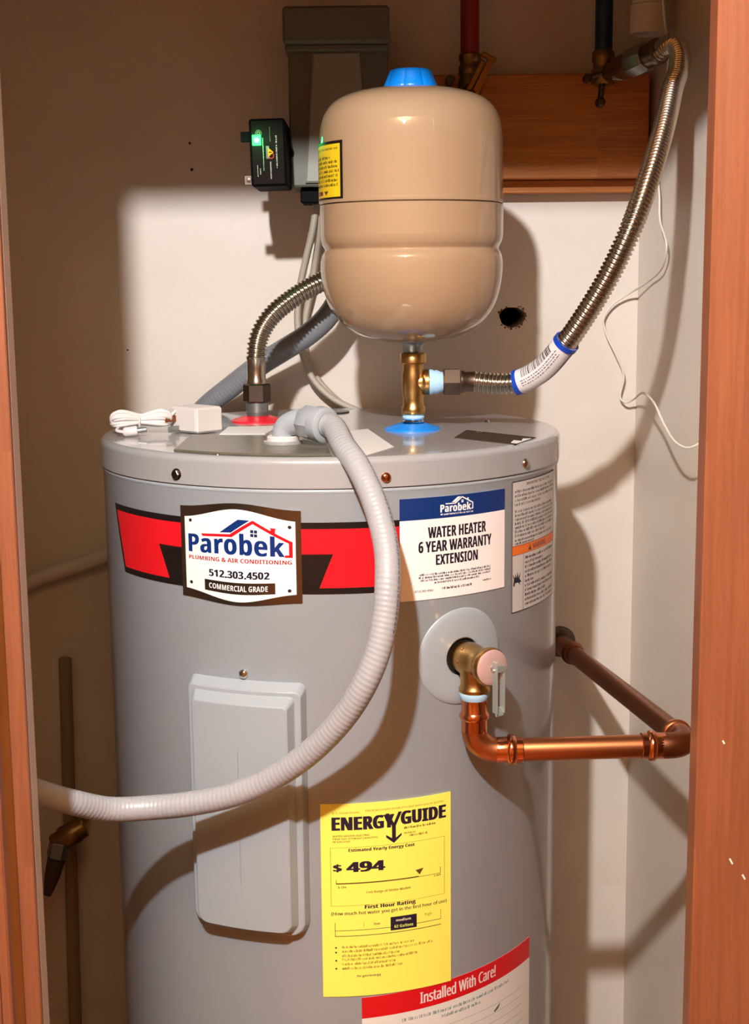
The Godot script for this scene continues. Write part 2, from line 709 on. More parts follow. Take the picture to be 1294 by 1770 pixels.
func build_room() -> void:
	var t := 0.09
	# closet walls; the back wall has a round hole
	var mb := MB.new()
	var hc := Vector3(0.2251, 1.3599, ZB)
	var hr := 0.0135
	var lo := Vector2(XL - t, FLOOR_Y)
	var hi := Vector2(XR + 0.25, CEIL_Y)
	var k := 48
	var ring := []
	var outer := []
	for i in k:
		var a := TAU * i / k
		var d := Vector2(cos(a), sin(a))
		ring.append(Vector2(hc.x, hc.y) + d * Vector2(0.0168, 0.0128) * (1.0 + 0.04 * sin(a * 3.0 + 0.5) + 0.02 * sin(a * 7.0)))
		var sx := (hi.x - hc.x) / d.x if d.x > 1e-6 else ((lo.x - hc.x) / d.x if d.x < -1e-6 else 1e9)
		var sy := (hi.y - hc.y) / d.y if d.y > 1e-6 else ((lo.y - hc.y) / d.y if d.y < -1e-6 else 1e9)
		outer.append(Vector2(hc.x, hc.y) + d * minf(sx, sy))
	for i in k:
		var j := (i + 1) % k
		var a: Vector2 = ring[i]
		var b: Vector2 = ring[j]
		var c: Vector2 = outer[j]
		var d: Vector2 = outer[i]
		for z in [ZB, ZB - t]:
			var n := Vector3(0, 0, 1 if z == ZB else -1)
			mb.flat(Vector3(a.x, a.y, z), Vector3(b.x, b.y, z), Vector3(c.x, c.y, z), Vector3(d.x, d.y, z), n)
			if absf(c.x - d.x) > 1e-5 and absf(c.y - d.y) > 1e-5:    # the corner between two sides
				var corner := Vector2(hi.x if maxf(c.x, d.x) > hi.x - 1e-4 else lo.x, hi.y if maxf(c.y, d.y) > hi.y - 1e-4 else lo.y)
				mb.tri(Vector3(c.x, c.y, z), Vector3(d.x, d.y, z), Vector3(corner.x, corner.y, z), n, n, n)
		var o := Vector3(hc.x - a.x, hc.y - a.y, 0)
		mb.flat(Vector3(a.x, a.y, ZB), Vector3(b.x, b.y, ZB), Vector3(b.x, b.y, ZB - t), Vector3(a.x, a.y, ZB - t), o)
	var wb := struct(mb, "wall_back", M.wall)
	var h := MB.new()
	prism(h, rect(0.05, 0.05), -0.002, 0.002, 0.0005, Transform3D(Basis(Vector3.RIGHT, PI / 2), Vector3(hc.x, hc.y, ZB - t - 0.003)))
	commit(h, "hole_backing", M.hole, wb)
	var crumbs := MB.new()
	for i in 26:
		var a := rng.randf() * TAU
		var r := hr * rng.randf_range(1.0, 1.2)
		var s := rng.randf_range(0.0006, 0.0018)
		lathe(crumbs, [Vector2(0, 0.0011), Vector2(s * 0.7, 0.0008), Vector2(s, 0)], frame(Vector3(hc.x + cos(a) * r * 1.22, hc.y + sin(a) * r * 0.96, ZB), Vector3(0, 0, 1)), 7)
	var cr := commit(crumbs, "torn_edge", mat(rgb(120, 82, 44), 0.9), wb)
	cr.set_meta("kind", "stuff")
	for q in [Vector3(-.1800, 1.5800, .0016), Vector3(-.1785, 1.5478, .0019), Vector3(-.268, 1.323, .0011), Vector3(-.052, 1.4, .0009)]:
		h = MB.new()
		lathe(h, [Vector2(q.z, 0), Vector2(q.z * .8, .0006), Vector2(0, .0009)], frame(Vector3(q.x, q.y, ZB), Vector3(0, 0, 1)), 10)
		commit(h, "nail_hole", M.hole, wb)

	mb = MB.new()
	prism(mb, PackedVector2Array([Vector2(XR, ZB), Vector2(XR + (0.4555 - ZB) * SPLAY, 0.4555), Vector2(XR + 0.25, 0.4555), Vector2(XR + 0.25, ZB)]), FLOOR_Y, CEIL_Y, 0.0)
	struct(mb, "wall_right", M.wall)
	mb = MB.new()
	box(mb, Vector3(XL - t, FLOOR_Y, ZB), Vector3(XL, CEIL_Y, 0.455), 0.0)
	struct(mb, "wall_left", M.wall)
	# the wall between closet and hall: three pieces round the doorway
	mb = MB.new()
	for q in [[0.456, 0.478, XL - t, 0.635, "wall_front", M.wall], [0.478, 0.53, -1.3, 1.5, "wall_hall_front", M.hall]]:
		mb = MB.new()
		box(mb, Vector3(q[2], FLOOR_Y, q[0]), Vector3(-0.2327, CEIL_Y, q[1]), 0.0)
		box(mb, Vector3(0.43, FLOOR_Y, q[0]), Vector3(q[3], CEIL_Y, q[1]), 0.0)
		box(mb, Vector3(-0.2327, 1.8200, q[0]), Vector3(0.43, CEIL_Y, q[1]), 0.0)
		struct(mb, q[4], q[5])
	# the hall
	mb = MB.new()
	box(mb, Vector3(-1.4, FLOOR_Y, 0.456), Vector3(-1.3, CEIL_Y, 3.6), 0.0)
	struct(mb, "wall_hall_left", M.hall)
	mb = MB.new()
	box(mb, Vector3(1.5, FLOOR_Y, 0.456), Vector3(1.6, CEIL_Y, 3.6), 0.0)
	struct(mb, "wall_hall_right", M.hall)
	mb = MB.new()
	box(mb, Vector3(-1.3, FLOOR_Y, 3.5), Vector3(1.5, CEIL_Y, 3.6), 0.0)
	struct(mb, "wall_hall_end", M.hall)
	mb = MB.new()
	box(mb, Vector3(-1.4, FLOOR_Y - 0.1, ZB - t), Vector3(1.6, FLOOR_Y, 3.6), 0.0)
	struct(mb, "floor", M.floor)
	mb = MB.new()
	box(mb, Vector3(-1.4, CEIL_Y, 0.478), Vector3(1.6, CEIL_Y + 0.1, 3.6), 0.0)
	struct(mb, "ceiling_hall", M.ceiling)
	mb = MB.new()
	box(mb, Vector3(XL - t, CEIL_Y, ZB - t), Vector3(0.635, CEIL_Y + 0.1, 0.478), 0.0)
	struct(mb, "ceiling", M.wall)


func build_frame() -> void:
	# left jamb of the doorway: white return, wooden stop, jamb and casing with a beaded edge
	var y0 := FLOOR_Y
	var y1 := 1.807
	var mb := MB.new()
	box(mb, Vector3(-0.2325, y0, 0.479), Vector3(-0.2195, y1, 0.4975), 0.0006)
	var tr := struct(mb, "trim_1", M.white_trim)
	mb = MB.new()
	box(mb, Vector3(-0.2325, y0, 0.4978), Vector3(-0.2195, y1, 0.504), 0.0008)
	commit(mb, "door_stop", M.frame, tr)
	mb = MB.new()
	box(mb, Vector3(-0.255, y0, 0.5305), Vector3(-0.2318, y1, 0.542), 0.0015)
	commit(mb, "jamb_edge", M.frame, tr)
	mb = MB.new()
	box(mb, Vector3(-0.32, y0, 0.5305), Vector3(-0.2390, y1 + 0.06, 0.5475), 0.002)
	commit(mb, "casing", M.frame, tr)
	# right jamb: one flat board facing the hall
	mb = MB.new()
	box(mb, Vector3(0.2955, y0, 0.456), Vector3(0.4298, y1, 0.4815), 0.0012)
	tr = struct(mb, "trim_2", M.frame)
	for q in [[0.3247, 0.9562, 0.0052], [0.3351, 0.9430, 0.0046], [0.3158, 1.0543, 0.0030]]:
		mb = MB.new()
		rbox(mb, Transform3D(Basis(Vector3(0, 0, 1), 0.5), Vector3(q[0], q[1], 0.4816)), Vector3(.0013, q[2], .0005), .0001)
		commit(mb, "paint_fleck", M.paper, tr)
	mb = MB.new()
	box(mb, Vector3(-0.2325, y1, 0.456), Vector3(0.43, y1 + 0.013, 0.5303), 0.001)
	tr = struct(mb, "trim_3", M.frame)
	mb = MB.new()
	box(mb, Vector3(-0.2385, y1 + 0.0005, 0.5305), Vector3(0.43, y1 + 0.06, 0.542), 0.002)
	commit(mb, "casing", M.frame, tr)


# ------------------------------------------------------------------ the heater
func build_heater() -> void:
	var h := thing("water_heater", Vector3(0, FLOOR_Y, 0), "tall grey cylindrical electric water heater with stickers, filling the closet", "water heater")
	var up := Transform3D.IDENTITY
	var mb := MB.new()
	lathe(mb, [Vector2(0, FLOOR_Y), Vector2(HR, FLOOR_Y), Vector2(HR, 1.2155), Vector2(HR + 0.0008, 1.2168), Vector2(HR + 0.0012, 1.2182), Vector2(HR + 0.0008, 1.2196), Vector2(HR, 1.2205), Vector2(HR, 1.235), Vector2(0, 1.235)], up, 160)
	commit(mb, "jacket", M.grey, h)
	mb = MB.new()
	var lr := 0.2472
	var prof := [Vector2(HR + 0.0002, 1.2214), Vector2(lr, 1.2214), Vector2(lr, 1.2436)]
	for i in 9:
		var a := PI / 2 * i / 8.0
		prof.append(Vector2(lr - 0.0064 + 0.0064 * cos(a), 1.2436 + 0.0064 * sin(a)))
	prof.append(Vector2(0.2, LID))
	prof.append(Vector2(0.1, LID))
	prof.append(Vector2(0, LID))
	lathe(mb, prof, up, 160)
	var lid := commit(mb, "lid", M.lid, h)
	var si := 0
	for s in [[-0.6076, M.dark_steel], [0.2342, M.copper_bright], [0.9134, M.steel]]:
		mb = MB.new()
		var n := Vector3(sin(s[0]), 0, cos(s[0]))
		var x := frame(on_heater(s[0], 1.2304, lr - 0.0004), n)
		if si == 0:
			lathe(mb, [Vector2(0.0056, 0), Vector2(0.0056, 0.0008), Vector2(0.0042, 0.001)], x, 24)
			hex(mb, x, 0.0046, 0.004, 0.0006)
		else:
			lathe(mb, [Vector2(0.005, 0), Vector2(0.0049, 0.001), Vector2(0.0042, 0.0024), Vector2(0.0025, 0.0034), Vector2(0, 0.0038)], x, 24)
		commit(mb, "screw", s[1], lid)
		si += 1
	# rivets on the lid
	for p in [Vector2(-0.1005, 0.213), Vector2(0.0155, 0.152), Vector2(0.1745, -0.063), Vector2(-0.0525, 0.214), Vector2(0.158, 0.05)]:
		mb = MB.new()
		lathe(mb, [Vector2(0.0034, 0), Vector2(0.0032, 0.0008), Vector2(0.002, 0.0016), Vector2(0, 0.0019)], Transform3D(Basis.IDENTITY, Vector3(p.x, LID, p.y)), 16)
		commit(mb, "rivet", M.chrome, lid)
	# cover plate of the wiring box, under the elbow and the power adapter
	mb = MB.new()
	var pl := PackedVector2Array()
	for i in 15:
		var a := lerpf(-0.655, 0.03, i / 14.0)
		pl.append(Vector2(sin(a), cos(a)) * 0.2385)
	pl.append(Vector2(0.0, 0.155))
	pl.append(Vector2(-0.043, 0.094))
	pl.append(Vector2(-0.073, 0.082))
	pl.append(Vector2(-0.145, 0.062))
	prism(mb, pl, LID, LID + 0.0028, 0.0008)
	commit(mb, "wiring_cover", M.lid_plate, h).set_meta("label", "darker grey wiring cover plate under the conduit elbow")
	# paper stickers and a brown label on the lid
	mb = MB.new()
	prism(mb, PackedVector2Array([Vector2(0.003, 0.042), Vector2(0.04, 0.0055), Vector2(0.066, 0.17), Vector2(0.0395, 0.2325), Vector2(0.02, 0.15)]), LID, LID + 0.0005, 0.0001)
	commit(mb, "paper_sticker", M.paper, lid)
	mb = MB.new()
	prism(mb, PackedVector2Array([Vector2(-0.117, 0.043), Vector2(-0.115, -0.03), Vector2(-0.058, -0.035), Vector2(-0.0685, 0.046)]), LID, LID + 0.0005, 0.0001)
	commit(mb, "paper_sticker", M.paper, lid)
	mb = MB.new()
	prism(mb, PackedVector2Array([Vector2(0.1288, 0.0965), Vector2(0.1458, 0.0273), Vector2(0.2114, 0.1041), Vector2(0.1845, 0.1613)]), LID, LID + 0.0006, 0.0001)
	commit(mb, "brown_label", M.brown_label, lid)
	mb = MB.new()
	prism(mb, PackedVector2Array([Vector2(0.1815, 0.150), Vector2(0.186, 0.131), Vector2(0.193, 0.138), Vector2(0.1965, 0.118), Vector2(0.205, 0.118), Vector2(0.1955, 0.138), Vector2(0.187, 0.157)]), LID + 0.0006, LID + 0.0012, 0.0001)
	commit(mb, "torn_paper", M.paper, lid)
	mb = MB.new()
	lathe(mb, [Vector2(0.027, 0), Vector2(0.0265, 0.0014), Vector2(0.024, 0.002), Vector2(0, 0.002)], Transform3D(Basis.IDENTITY, Vector3(-0.0098, LID, -0.1895)), 40)
	commit(mb, "rod_cap", M.black_gloss, lid)
	for r in [[Vector3(-0.0873, LID, -0.092), M.red_ring, "hot_ring"], [Vector3(tank_x, LID, tank_z), M.blue_ring, "cold_ring"]]:
		mb = MB.new()
		lathe(mb, [Vector2(0.0302, 0), Vector2(0.0300, 0.0015), Vector2(0.026, 0.0032), Vector2(0.019, 0.0052), Vector2(0.0145, 0.0068), Vector2(0.0128, 0.0068), Vector2(0.0125, 0.002)], Transform3D(Basis.IDENTITY, r[0]), 48)
		commit(mb, r[2], r[1], h)
	build_panel(h)
	# plastic collar round the relief valve
	mb = MB.new()
	var tc := 0.5555
	var yc := 1.0505
	var polar := func(rho: float, a: float, lift: float) -> Vector3:
		return on_heater(tc + rho * cos(a) / HR, yc + rho * sin(a), HR + lift)
	var steps := [[0.0186, 0.0006], [0.0186, 0.0030], [0.0200, 0.0036], [0.028, 0.0038], [0.036, 0.0034], [0.043, 0.0026], [0.0468, 0.0016], [0.048, 0.0002]]
	for i in steps.size() - 1:
		for j in 72:
			var a := TAU * j / 72
			var b := TAU * (j + 1) / 72
			var p: Array = [polar.call(steps[i][0], a, steps[i][1]), polar.call(steps[i][0], b, steps[i][1]), polar.call(steps[i + 1][0], b, steps[i + 1][1]), polar.call(steps[i + 1][0], a, steps[i + 1][1])]
			var nr := []
			for q in [[i, a], [i, b], [i + 1, b], [i + 1, a]]:
				var e := 0.02
				var i0: int = maxi(q[0] - 1, 0 if q[0] < 2 else 1)
				var i1: int = mini(q[0] + 1, steps.size() - 1)
				var dr: Vector3 = polar.call(steps[i1][0] + 1e-6, q[1], steps[i1][1]) - polar.call(steps[i0][0], q[1], steps[i0][1])
				var da: Vector3 = polar.call(steps[q[0]][0], q[1] + e, steps[q[0]][1]) - polar.call(steps[q[0]][0], q[1] - e, steps[q[0]][1])
				var nn := dr.cross(da).normalized()
				if nn.dot(Vector3(sin(tc), 0, cos(tc))) < 0.0:
					nn = -nn
				nr.append(nn)
			mb.quad(p[0], p[1], p[2], p[3], nr[0], nr[1], nr[2], nr[3])
	commit(mb, "valve_collar", M.grey, h)
	mb = MB.new()
	for j in 40:
		var a := TAU * j / 40
		var b := TAU * (j + 1) / 40
		var nn := Vector3(sin(tc), 0, cos(tc))
		mb.tri(polar.call(0.0, 0.0, 0.0006), polar.call(0.0186, a, 0.0006), polar.call(0.0186, b, 0.0006), nn, nn, nn)
	commit(mb, "collar_opening", M.hole, h)
	build_stickers(h)


func build_panel(h: Node3D) -> void:
	# the access panel: two nested bevelled steps that follow the jacket
	var tc := -0.3295
	var yc := 0.9085
	var loop := func(w: float, ht: float, hb: float, c_top: float, c_bot: float, lift: float) -> PackedVector3Array:
		var flat := PackedVector2Array()
		for q in 4:
			var sx := 1 if q in [0, 3] else -1
			var top := q < 2
			var hh := ht if top else hb
			var c := minf(c_top if top else c_bot, minf(w, hh) * 0.98)
			for i in 7:
				var a := PI / 2 * (q + i / 6.0)
				flat.append(Vector2(sx * (w - c) + cos(a) * c, (hh - c if top else c - hh) + sin(a) * c))
		var out := PackedVector3Array()
		for q in 4:
			for i in 7:
				out.append(on_heater(tc + flat[q * 7 + i].x / HR, yc + flat[q * 7 + i].y, HR + lift))
			# straight runs get points of their own, so that they bend round the jacket
			for i in range(1, 9):
				var p := flat[q * 7 + 6].lerp(flat[(q * 7 + 7) % 28], i / 9.0)
				out.append(on_heater(tc + p.x / HR, yc + p.y, HR + lift))
		return out
	var W := 0.0610
	var H := 0.1275
	var lay := [[0.0, 0.0, -0.0005], [0.0006, 0.0006, 0.0010], [0.0042, 0.0066, 0.0098], [0.0054, 0.0080, 0.0104], [0.0098, 0.0112, 0.0104], [0.0104, 0.0118, 0.0110], [0.0150, 0.0185, 0.0196], [0.0164, 0.0198, 0.0202]]
	var loops := []
	for l in lay:
		loops.append(loop.call(W - l[0], H - l[1], H - l[1] * 0.55, maxf(0.004, 0.007 - l[0] * 0.2), maxf(0.005, 0.016 - l[0] * 0.4), l[2]))
	for k in range(1, 6):
		var w := (W - 0.0164) * (1.0 - k / 5.0) + 0.0001
		loops.append(loop.call(w, H - 0.0198 - (W - 0.0164 - w), H - 0.0109 - (W - 0.0164 - w), 0.002 * (1.0 - k / 6.0), 0.004 * (1.0 - k / 6.0), 0.0202))
	var mb := MB.new()
	var cols: int = loops[0].size()
	for i in loops.size() - 1:
		for j in cols:
			var jj := (j + 1) % cols
			var a: Vector3 = loops[i][j]
			var b: Vector3 = loops[i][jj]
			var c: Vector3 = loops[i + 1][jj]
			var d: Vector3 = loops[i + 1][j]
			var out := Vector3(a.x + c.x, 0, a.z + c.z).normalized()
			if i >= 7:
				mb.quad(a, b, c, d, Vector3(a.x, 0, a.z).normalized(), Vector3(b.x, 0, b.z).normalized(), Vector3(c.x, 0, c.z).normalized(), Vector3(d.x, 0, d.z).normalized())
			else:
				mb.flat(a, b, c, d, out)
	commit(mb, "access_panel", M.grey, h)
	mb = MB.new()
	var n := Vector3(sin(-0.3321), 0, cos(-0.3321))
	lathe(mb, [Vector2(0.0047, 0), Vector2(0.0046, 0.001), Vector2(0.004, 0.0024), Vector2(0.0024, 0.0034), Vector2(0, 0.0038)], frame(on_heater(-0.3321, 1.0417, HR), n), 24)
	commit(mb, "panel_screw", M.chrome, h)


func build_stickers(h: Node3D) -> void:
	var navy := rgb(12, 44, 108)
	var red := rgb(222, 22, 34)
	var ink := rgb(26, 20, 36)
	# --- the red and black stripe
	var im := sheet(1024, 256, rgb(22, 17, 17))
	var t0 := -1.090
	var t1 := 0.430
	var V0 := 0.09
	poly(im, P2([0.012, V0, .988, V0, .988, .42, .895, .42, .872, .915, .995, .915, .999, V0, .001, V0, .006, .915, .2475, .915, .222, .445, .988, .445]), rgb(22, 17, 17))
	var slant := 0.09
	poly(im, P2([0.012, V0, .988, V0, .988, .440, .012, .440]), red)
	poly(im, P2([0.012, .42, .221, .42, .2475, .915, .012, .915]), red)
	poly(im, P2([.988, .42, .752, .42, .7265, .915, .988, .915]), red)
	bar(im, 0.012, 0.44, 0.988, 0.455, rgb(70, 14, 18))
	poly(im, P2([0.012, .40, .2215, .40, .2475, .915, .012, .915]), red)
	poly(im, P2([.988, .40, .7525, .40, .7265, .915, .988, .915]), red)
	var mb := sticker(t0, t1, level(1.1895), level(1.1215), 0.0004, slant)
	commit(mb, "stripe_sticker", printed(im, 0.3), h).set_meta("label", "red and black stripe")

	# --- the installer's badge: white print on bright metal foil
	im = sheet(1280, 1000, rgb(150, 140, 128))
	var mt := sheet(1280, 1000, Color.WHITE)
	var white := rgb(246, 238, 232)
	var swell := func(u: float) -> float:
		var k := clampf(1.0 - absf(2.0 * u - 1.0), 0.0, 1.0)
		return k * k * (3.0 - 2.0 * k)
	var fld := []
	for i in 41:
		var u := lerpf(0.041, 0.957, i / 40.0)
		fld.append(Vector2(u, 0.118 - 0.060 * swell.call(u)))
	for i in 41:
		var u := lerpf(0.957, 0.041, i / 40.0)
		fld.append(Vector2(u, 0.905 + 0.062 * swell.call(u)))
	poly(im, fld, white)
	poly(mt, fld, Color.BLACK)
	var same := func(p: Vector2) -> Vector2: return p
	house_logo(im, same, navy, red, rgb(24, 40, 84))
	write(im, "Parobek", true, .074, .500, .872, .196, navy, 0.003)
	# keep the roof over the letters
	poly(im, P2([.192, .298, .442, .302, .452, .3215, .207, .3255]), red)
	write(im, "PLUMBING & AIR CONDITIONING", true, .073, .580, .926, .042, rgb(178, 28, 34), 0.0006)
	write(im, "512.303.4502", true, .256, .737, .752, .072, rgb(28, 30, 48), 0.0022)
	bar(im, .214, .777, .797, .893, rgb(150, 140, 128))
	bar(mt, .214, .777, .797, .893, Color.WHITE)
	write(im, "COMMERCIAL GRADE", true, .252, .862, .738, .054, white)
	write(mt, "COMMERCIAL GRADE", true, .252, .862, .738, .054, Color.BLACK)
	for p in P2([.096, .158, .914, .181, .088, .838, .905, .863]):
		dot(im, p.x, p.y, 0.0145, rgb(52, 34, 32))
	var bm := printed(im, 0.24)
	bm.metallic = 1.0
	bm.metallic_texture = ImageTexture.create_from_image(mt)
	bm.metallic_texture_channel = BaseMaterial3D.TEXTURE_CHANNEL_RED
	mb = sticker(-0.600, -0.0886, func(u: float) -> float: return 1.2006 + 0.0056 * swell.call(u), func(u: float) -> float: return 1.1130 - 0.0047 * swell.call(u), 0.0010)
	commit(mb, "installer_badge", bm, h).set_meta("label", "white badge with mirror-like metal border")

	# --- the warranty sticker
	var cream := rgb(250, 238, 230)
	im = sheet(1280, 1032, cream)
	bar(im, 0, 0, 1, .212, rgb(8, 44, 104))
	var to := func(p: Vector2) -> Vector2: return Vector2(lerpf(.343, .651, (p.x - .072) / .862), lerpf(.016, .176, (p.y - .153) / .42))
	house_logo(im, to, cream, cream, cream)
	write(im, "Parobek", true, .344, .156, .628, .074, cream, 0.0015)
	small_print(im, .343, .168, .651, .018, cream, rgb(8, 44, 104))
	write(im, "WATER HEATER", true, .236, .398, .783, .106, ink, 0.0022)
	write(im, "6 YEAR WARRANTY", true, .155, .536, .843, .107, ink, 0.0022)
	write(im, "EXTENSION", true, .304, .668, .696, .102, ink, 0.0022)
	for l in [[.164, .742, .843], [.155, .770, .843], [.168, .798, .83], [.288, .828, .712]]:
		small_print(im, l[0], l[1], l[2], .021, ink, cream)
	small_print(im, .355, .892, .654, .024, ink, cream)
	write(im, "(512) 303-4502", false, .121, .922, .277, .020, ink, 0.0008)
	small_print(im, .749, .874, .842, .020, ink, cream)
	mb = sticker(0.2875, 0.783, level(1.209), level(1.111), 0.0008)
	commit(mb, "warranty_sticker", printed(im, 0.4), h).set_meta("label", "cream sticker with a navy top band")

	# --- the warning label
	var pale := rgb(206, 198, 190)
	im = sheet(840, 1040, ink)
	bar(im, .008, .006, .995, .994, pale)
	write(im, "IMPORTANT INSTRUCTIONS", true, .24, .042, .80, .020, ink)
	for i in 4:
		small_print(im, .04, .065 + i * .033, .95 if i < 3 else .55, .022, ink, pale)
	for i in 7:
		small_print(im, .045, .215 + i * .031, .93 if i < 6 else .7, .022, ink, pale)
	for i in 2:
		small_print(im, .045, .438 + i * .026, .9 if i == 0 else .4, .018, ink, pale)
	bar(im, .0, .488, 1, .562, ink)
	bar(im, .006, .492, .995, .559, rgb(240, 112, 14))
	poly(im, P2([.285, .548, .318, .502, .351, .548]), ink)
	bar(im, .314, .516, .322, .532, rgb(240, 112, 14))
	bar(im, .314, .537, .322, .543, rgb(240, 112, 14))
	write(im, "WARNING", true, .375, .546, .69, .038, ink)
	bar(im, .19, .562, .196, .994, ink)
	poly(im, P2([.02, .79, .032, .745, .012, .70, .05, .735, .055, .70, .075, .735, .09, .685, .102, .735, .145, .695, .125, .745, .16, .775, .13, .775, .14, .80, .108, .775, .075, .772, .05, .775, .04, .80]), ink)
	for i in 11:
		small_print(im, .225, .585 + i * .036, [.95, .62, .93, .95, .9, .4, .94, .93, .7, .95, .93][i], .023, ink, pale)
	mb = sticker(0.833, 1.256, level(1.2135), level(1.0815), 0.0006)
	commit(mb, "warning_label", printed(im, 0.45), h).set_meta("label", "pale label with an orange warning band")

	# --- the yellow energy label
	var yel := rgb(254, 240, 98)
	var brn := rgb(112, 88, 22)
	ink = rgb(30, 14, 40)
	im = sheet(1024, 1550, yel)
	write(im, "U.S. Government", false, .087, .050, .285, .011, brn)
	write(im, "Federal law prohibits removal of this label before consumer purchase", false, .33, .044, .94, .011, brn)
	write(im, "ENERGY", true, .087, .134, .540, .067, ink, 0.006)
	write(im, "GUIDE", true, .600, .126, .953, .067, ink, 0.006)
	# the long-tailed Y whose stem is an arrow
	poly(im, P2([.478, .062, .505, .062, .541, .112, .577, .058, .604, .058, .556, .128, .556, .190, .526, .190, .526, .128]), ink)
	poly(im, P2([.482, .171, .541, .206, .600, .168, .600, .180, .541, .216, .482, .184]), ink)
	poly(im, P2([.482, .171, .526, .190, .556, .190, .600, .168, .541, .214]), ink)
	write(im, "WATER HEATER-ELECTRIC", true, .087, .168, .36, .009, brn)
	write(im, "TANK SIZE (STORAGE CAPACITY):", true, .087, .182, .42, .009, brn)
	write(im, "50 GALLONS", true, .087, .196, .215, .009, brn)
	small_print(im, .62, .138, .88, .012, brn, yel)
	write(im, "MODEL(S):", true, .62, .176, .71, .009, brn)
	small_print(im, .66, .180, .80, .012, brn, yel)
	for l in [[.069, .222, .946, .2235], [.069, .523, .945, .5245], [.069, .222, .0715, .523], [.944, .222, .9465, .523]]:
		bar(im, l[0], l[1], l[2], l[3], brn)
	write(im, "Estimated Yearly Energy Cost", true, .203, .2445, .70, .0155, ink, 0.001)
	write(im, "$", true, .090, .345, .150, .036, ink, 0.003)
	write(im, "494", true, .191, .350, .468, .052, ink, 0.006)
	poly(im, P2([.707, .372, .771, .366, .739, .398]), rgb(90, 62, 20))
	bar(im, .108, .405, .733, .411, rgb(84, 60, 16))
	bar(im, .108, .4085, .912, .411, brn)
	bar(im, .108, .388, .1115, .411, ink)
	bar(im, .9085, .378, .912, .411, ink)
	write(im, "$ 194", true, .122, .432, .182, .011, brn)
	write(im, "$ 499", true, .855, .424, .912, .010, brn)
	write(im, "Cost Range of Similar Models", false, .330, .464, .668, .012, brn, 0.0008)
	write(im, "First Hour Rating", true, .318, .543, .706, .0185, ink, 0.0015)
	write(im, "(How much hot water you get in the first hour of use)", false, .070, .571, .962, .0165, ink, 0.0009)
	bar(im, .094, .610, .098, .684, ink)
	bar(im, .096, .651, .914, .6535, ink)
	bar(im, .096, .680, .914, .683, ink)
	bar(im, .911, .600, .914, .652, brn)
	bar(im, .307, .612, .309, .640, brn)
	bar(im, .51, .600, .714, .670, ink)
	write(im, "medium", true, .552, .626, .668, .013, rgb(240, 238, 190))
	write(im, "62 Gallons", true, .538, .659, .686, .015, rgb(226, 238, 110))
	write(im, "low", true, .385, .632, .43, .013, brn)
	write(im, "high", false, .78, .620, .835, .013, brn)
	var lines := [[.74, .145, .70], [.762, .145, .84], [.786, .145, .58], [.806, .145, .72], [.829, .145, .55], [.852, .145, .60]]
	for i in lines.size():
		small_print(im, lines[i][1], lines[i][0] - .008, lines[i][2], .0135, rgb(150, 126, 40), yel)
	for y in [.741, .766, .809, .851]:
		dot(im, .10, y, .007, ink)
	write(im, "ftc.gov/energy", true, .253, .900, .433, .0105, ink)
	mb = sticker(-0.0355, 0.5007, level(0.9155), level(0.7172), 0.0009)
	commit(mb, "energy_label", printed(im, 0.55), h).set_meta("label", "yellow energy label")

	# --- the installation sticker at the bottom edge
	var bone := rgb(226, 220, 212)
	im = sheet(1280, 1024, bone)
	bar(im, 0, 0, 1, .145, rgb(206, 14, 24))
	write(im, "Installed With Care!", false, .279, .108, .712, .075, bone, 0.0018)
	small_print(im, .189, .185, .812, .022, rgb(104, 128, 130), bone)
	small_print(im, .389, .225, .612, .022, rgb(104, 128, 130), bone)
	for i in 8:
		bar(im, .08 + .3 * (i % 2), .305 + i * .058, .93, .308 + i * .058, rgb(150, 160, 160))
	poly(im, P2([.70, .35, .73, .325, .75, .31, .735, .345, .71, .36]), rgb(90, 96, 90))
	mb = sticker(0.1177, 0.9928, func(u: float) -> float: return lerpf(.7145, .7235, u), level(0.562), 0.0004)
	commit(mb, "installation_sticker", printed(im, 0.45), h).set_meta("label", "white sticker with a red top band")


